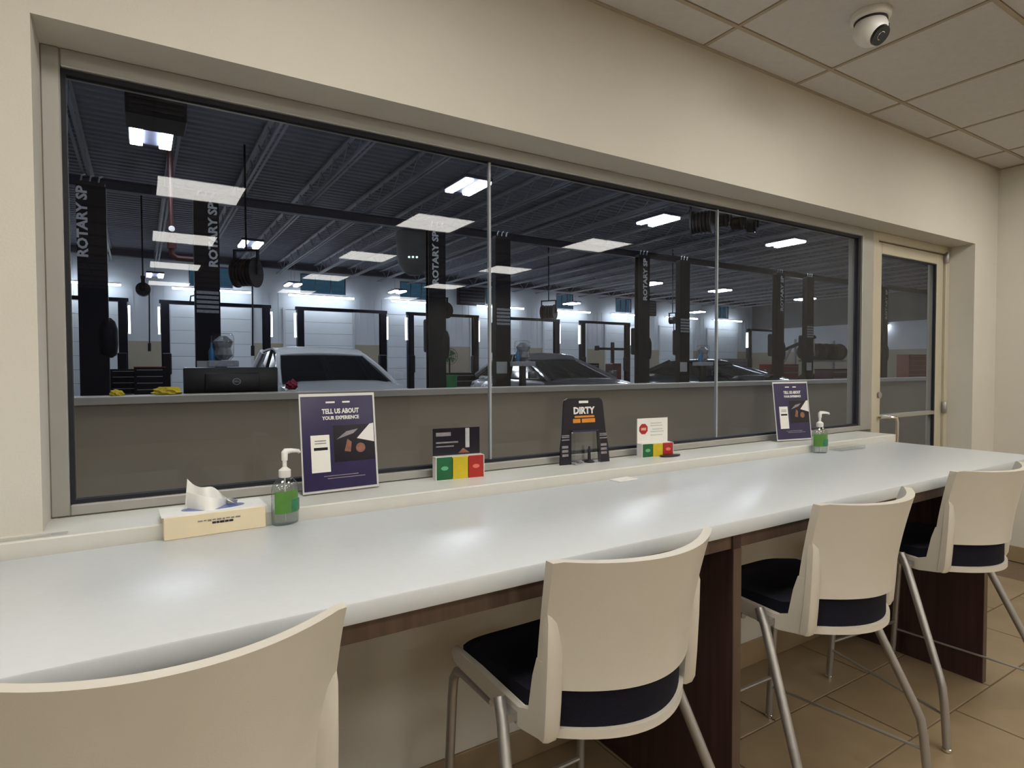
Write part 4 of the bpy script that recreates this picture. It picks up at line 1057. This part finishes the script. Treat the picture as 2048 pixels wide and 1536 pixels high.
# bell-shaped grey hopper with three pilot lamps
t = thing('hanging_hood', 'large grey bell-shaped hood with three small pilot lights under the roof', 'hood', (7.95, 17.4, 4.40))
obj('hood_shell', lathe(B(), [(0.22, 0.0), (0.36, 0.10), (0.52, 0.32), (0.58, 0.60), (0.60, 1.40), (0.55, 1.45)], n=28), mat('hood_grey', (0.16, 0.17, 0.165), 0.6, noise=0.1, nscale=2), t, smooth=True)
obj('hood_hanger', tube(B(), [(0, 0, 1.45), (0, 0, 2.22)], 0.04, 8), M_steel, t)
for k in range(3):
    a = -PI/2 - 0.46 + 0.22*(k-1)
    obj('pilot_light', lathe(B(), [(0.035, -0.01), (0.035, 0.02)], (0.585*math.cos(a), 0.585*math.sin(a), 0.50), 12, axis='y'), emit('pilot_glow', (0.8, 0.9, 0.8), 1.2), t)
# horizontal drill arm / alignment beam far back
t = thing('alignment_stand', 'dark T-shaped wheel alignment stand in the back row', 'stand', (20.9, 22.0, -0.02))
obj('post', tube(B(), [(0, 0, 0.05), (0, 0, 2.55)], 0.10, 10), M_liftdark, t)
obj('crossbar', box(B(), -1.05, 0.75, -0.08, 0.08, 2.15, 2.27, bev=0.02, seg=1), M_lift, t)
obj('camera_pod', box(B(), -1.15, -0.95, -0.1, 0.1, 2.12, 2.36, bev=0.03, seg=1), M_lift, t)
obj('cabinet', box(B(), -0.25, 0.35, -0.3, 0.3, 0.0, 1.45, bev=0.02, seg=1), mat('maroon_steel', (0.06, 0.012, 0.012), 0.4, noise=0.1), t)
# motorcycle-like clutter right: tyre rack with tyres
t = thing('tyre_rack', 'steel rack at the right end of the window holding dark tyres', 'rack', (22.4, 11.6, -0.02))
bm = B()
for xx in (-1.3, 1.3):
    for yy in (-0.3, 0.3): box(bm, xx-0.03, xx+0.03, yy-0.03, yy+0.03, 0, 2.3)
obj('upright', bm, M_steel, t)
for z in (0.3, 1.45):
    for yy in (-0.18, 0.18): obj('rail', box(B(), -1.3, 1.3, yy-0.03, yy+0.03, z, z+0.06), M_steel, t)
tyo = None
for z, lv in ((0.36, 'lower'), (1.51, 'upper')):
    for k in range(6):
        lab = '%s shelf tyre on the steel rack, %s from the left' % (lv, ordn[k])
        loc = (22.4-1.1+0.44*k, 11.6, z+0.31-0.02)
        if tyo is None:
            tyo = tag(obj('tyre', lathe(B(), [(0.22, -0.09), (0.31, -0.10), (0.335, -0.04), (0.335, 0.04), (0.31, 0.10), (0.22, 0.09), (0.20, 0.0)], (0, 0, 0), 24, axis='x'), M_tyre, smooth=True, loc=loc), lab, 'tyre', 'tyres on the steel rack')
        else:
            q = tyo.copy(); COL.objects.link(q); q.location = loc; q['label'] = lab
# duct boxes on the back wall
for xx, lab in ((17.0, 'dark square vent box on the back wall left of the grey car'), (31.5, 'dark square vent box on the back wall right of the fourth column')):
    t = thing('wall_vent', lab, 'vent', (xx, SY1-0.18, 5.0), 0, 'vent boxes on the back wall')
    obj('vent_box', box(B(), -0.9, 0.9, -0.15, 0.15, 0, 1.1, bev=0.02, seg=1), M_liftdark, t)
    for k in range(5): obj('louver', box(B(), -0.8, 0.8, -0.18, -0.151, 0.1+0.2*k, 0.2+0.2*k), M_girder, t)
# cable from floor fixtures: hanging air line with hook left
t = thing('air_line', 'thin black air line with hook hanging in front of the left overhead door', 'hose', (1.55, 20.0, 3.05))
obj('line', tube(B(), [(0, 0, 3.53), (0.0, 0, 0.55), (0.05, 0, 0.15), (0.12, 0, 0.0), (0.28, 0, 0.02)], 0.025, 6), M_lift, t, smooth=True)
obj('hook', tube(B(), [(0.0, 0, 0.55), (-0.16, 0, 0.50), (-0.18, 0, 0.30)], 0.022, 6), M_lift, t, smooth=True)
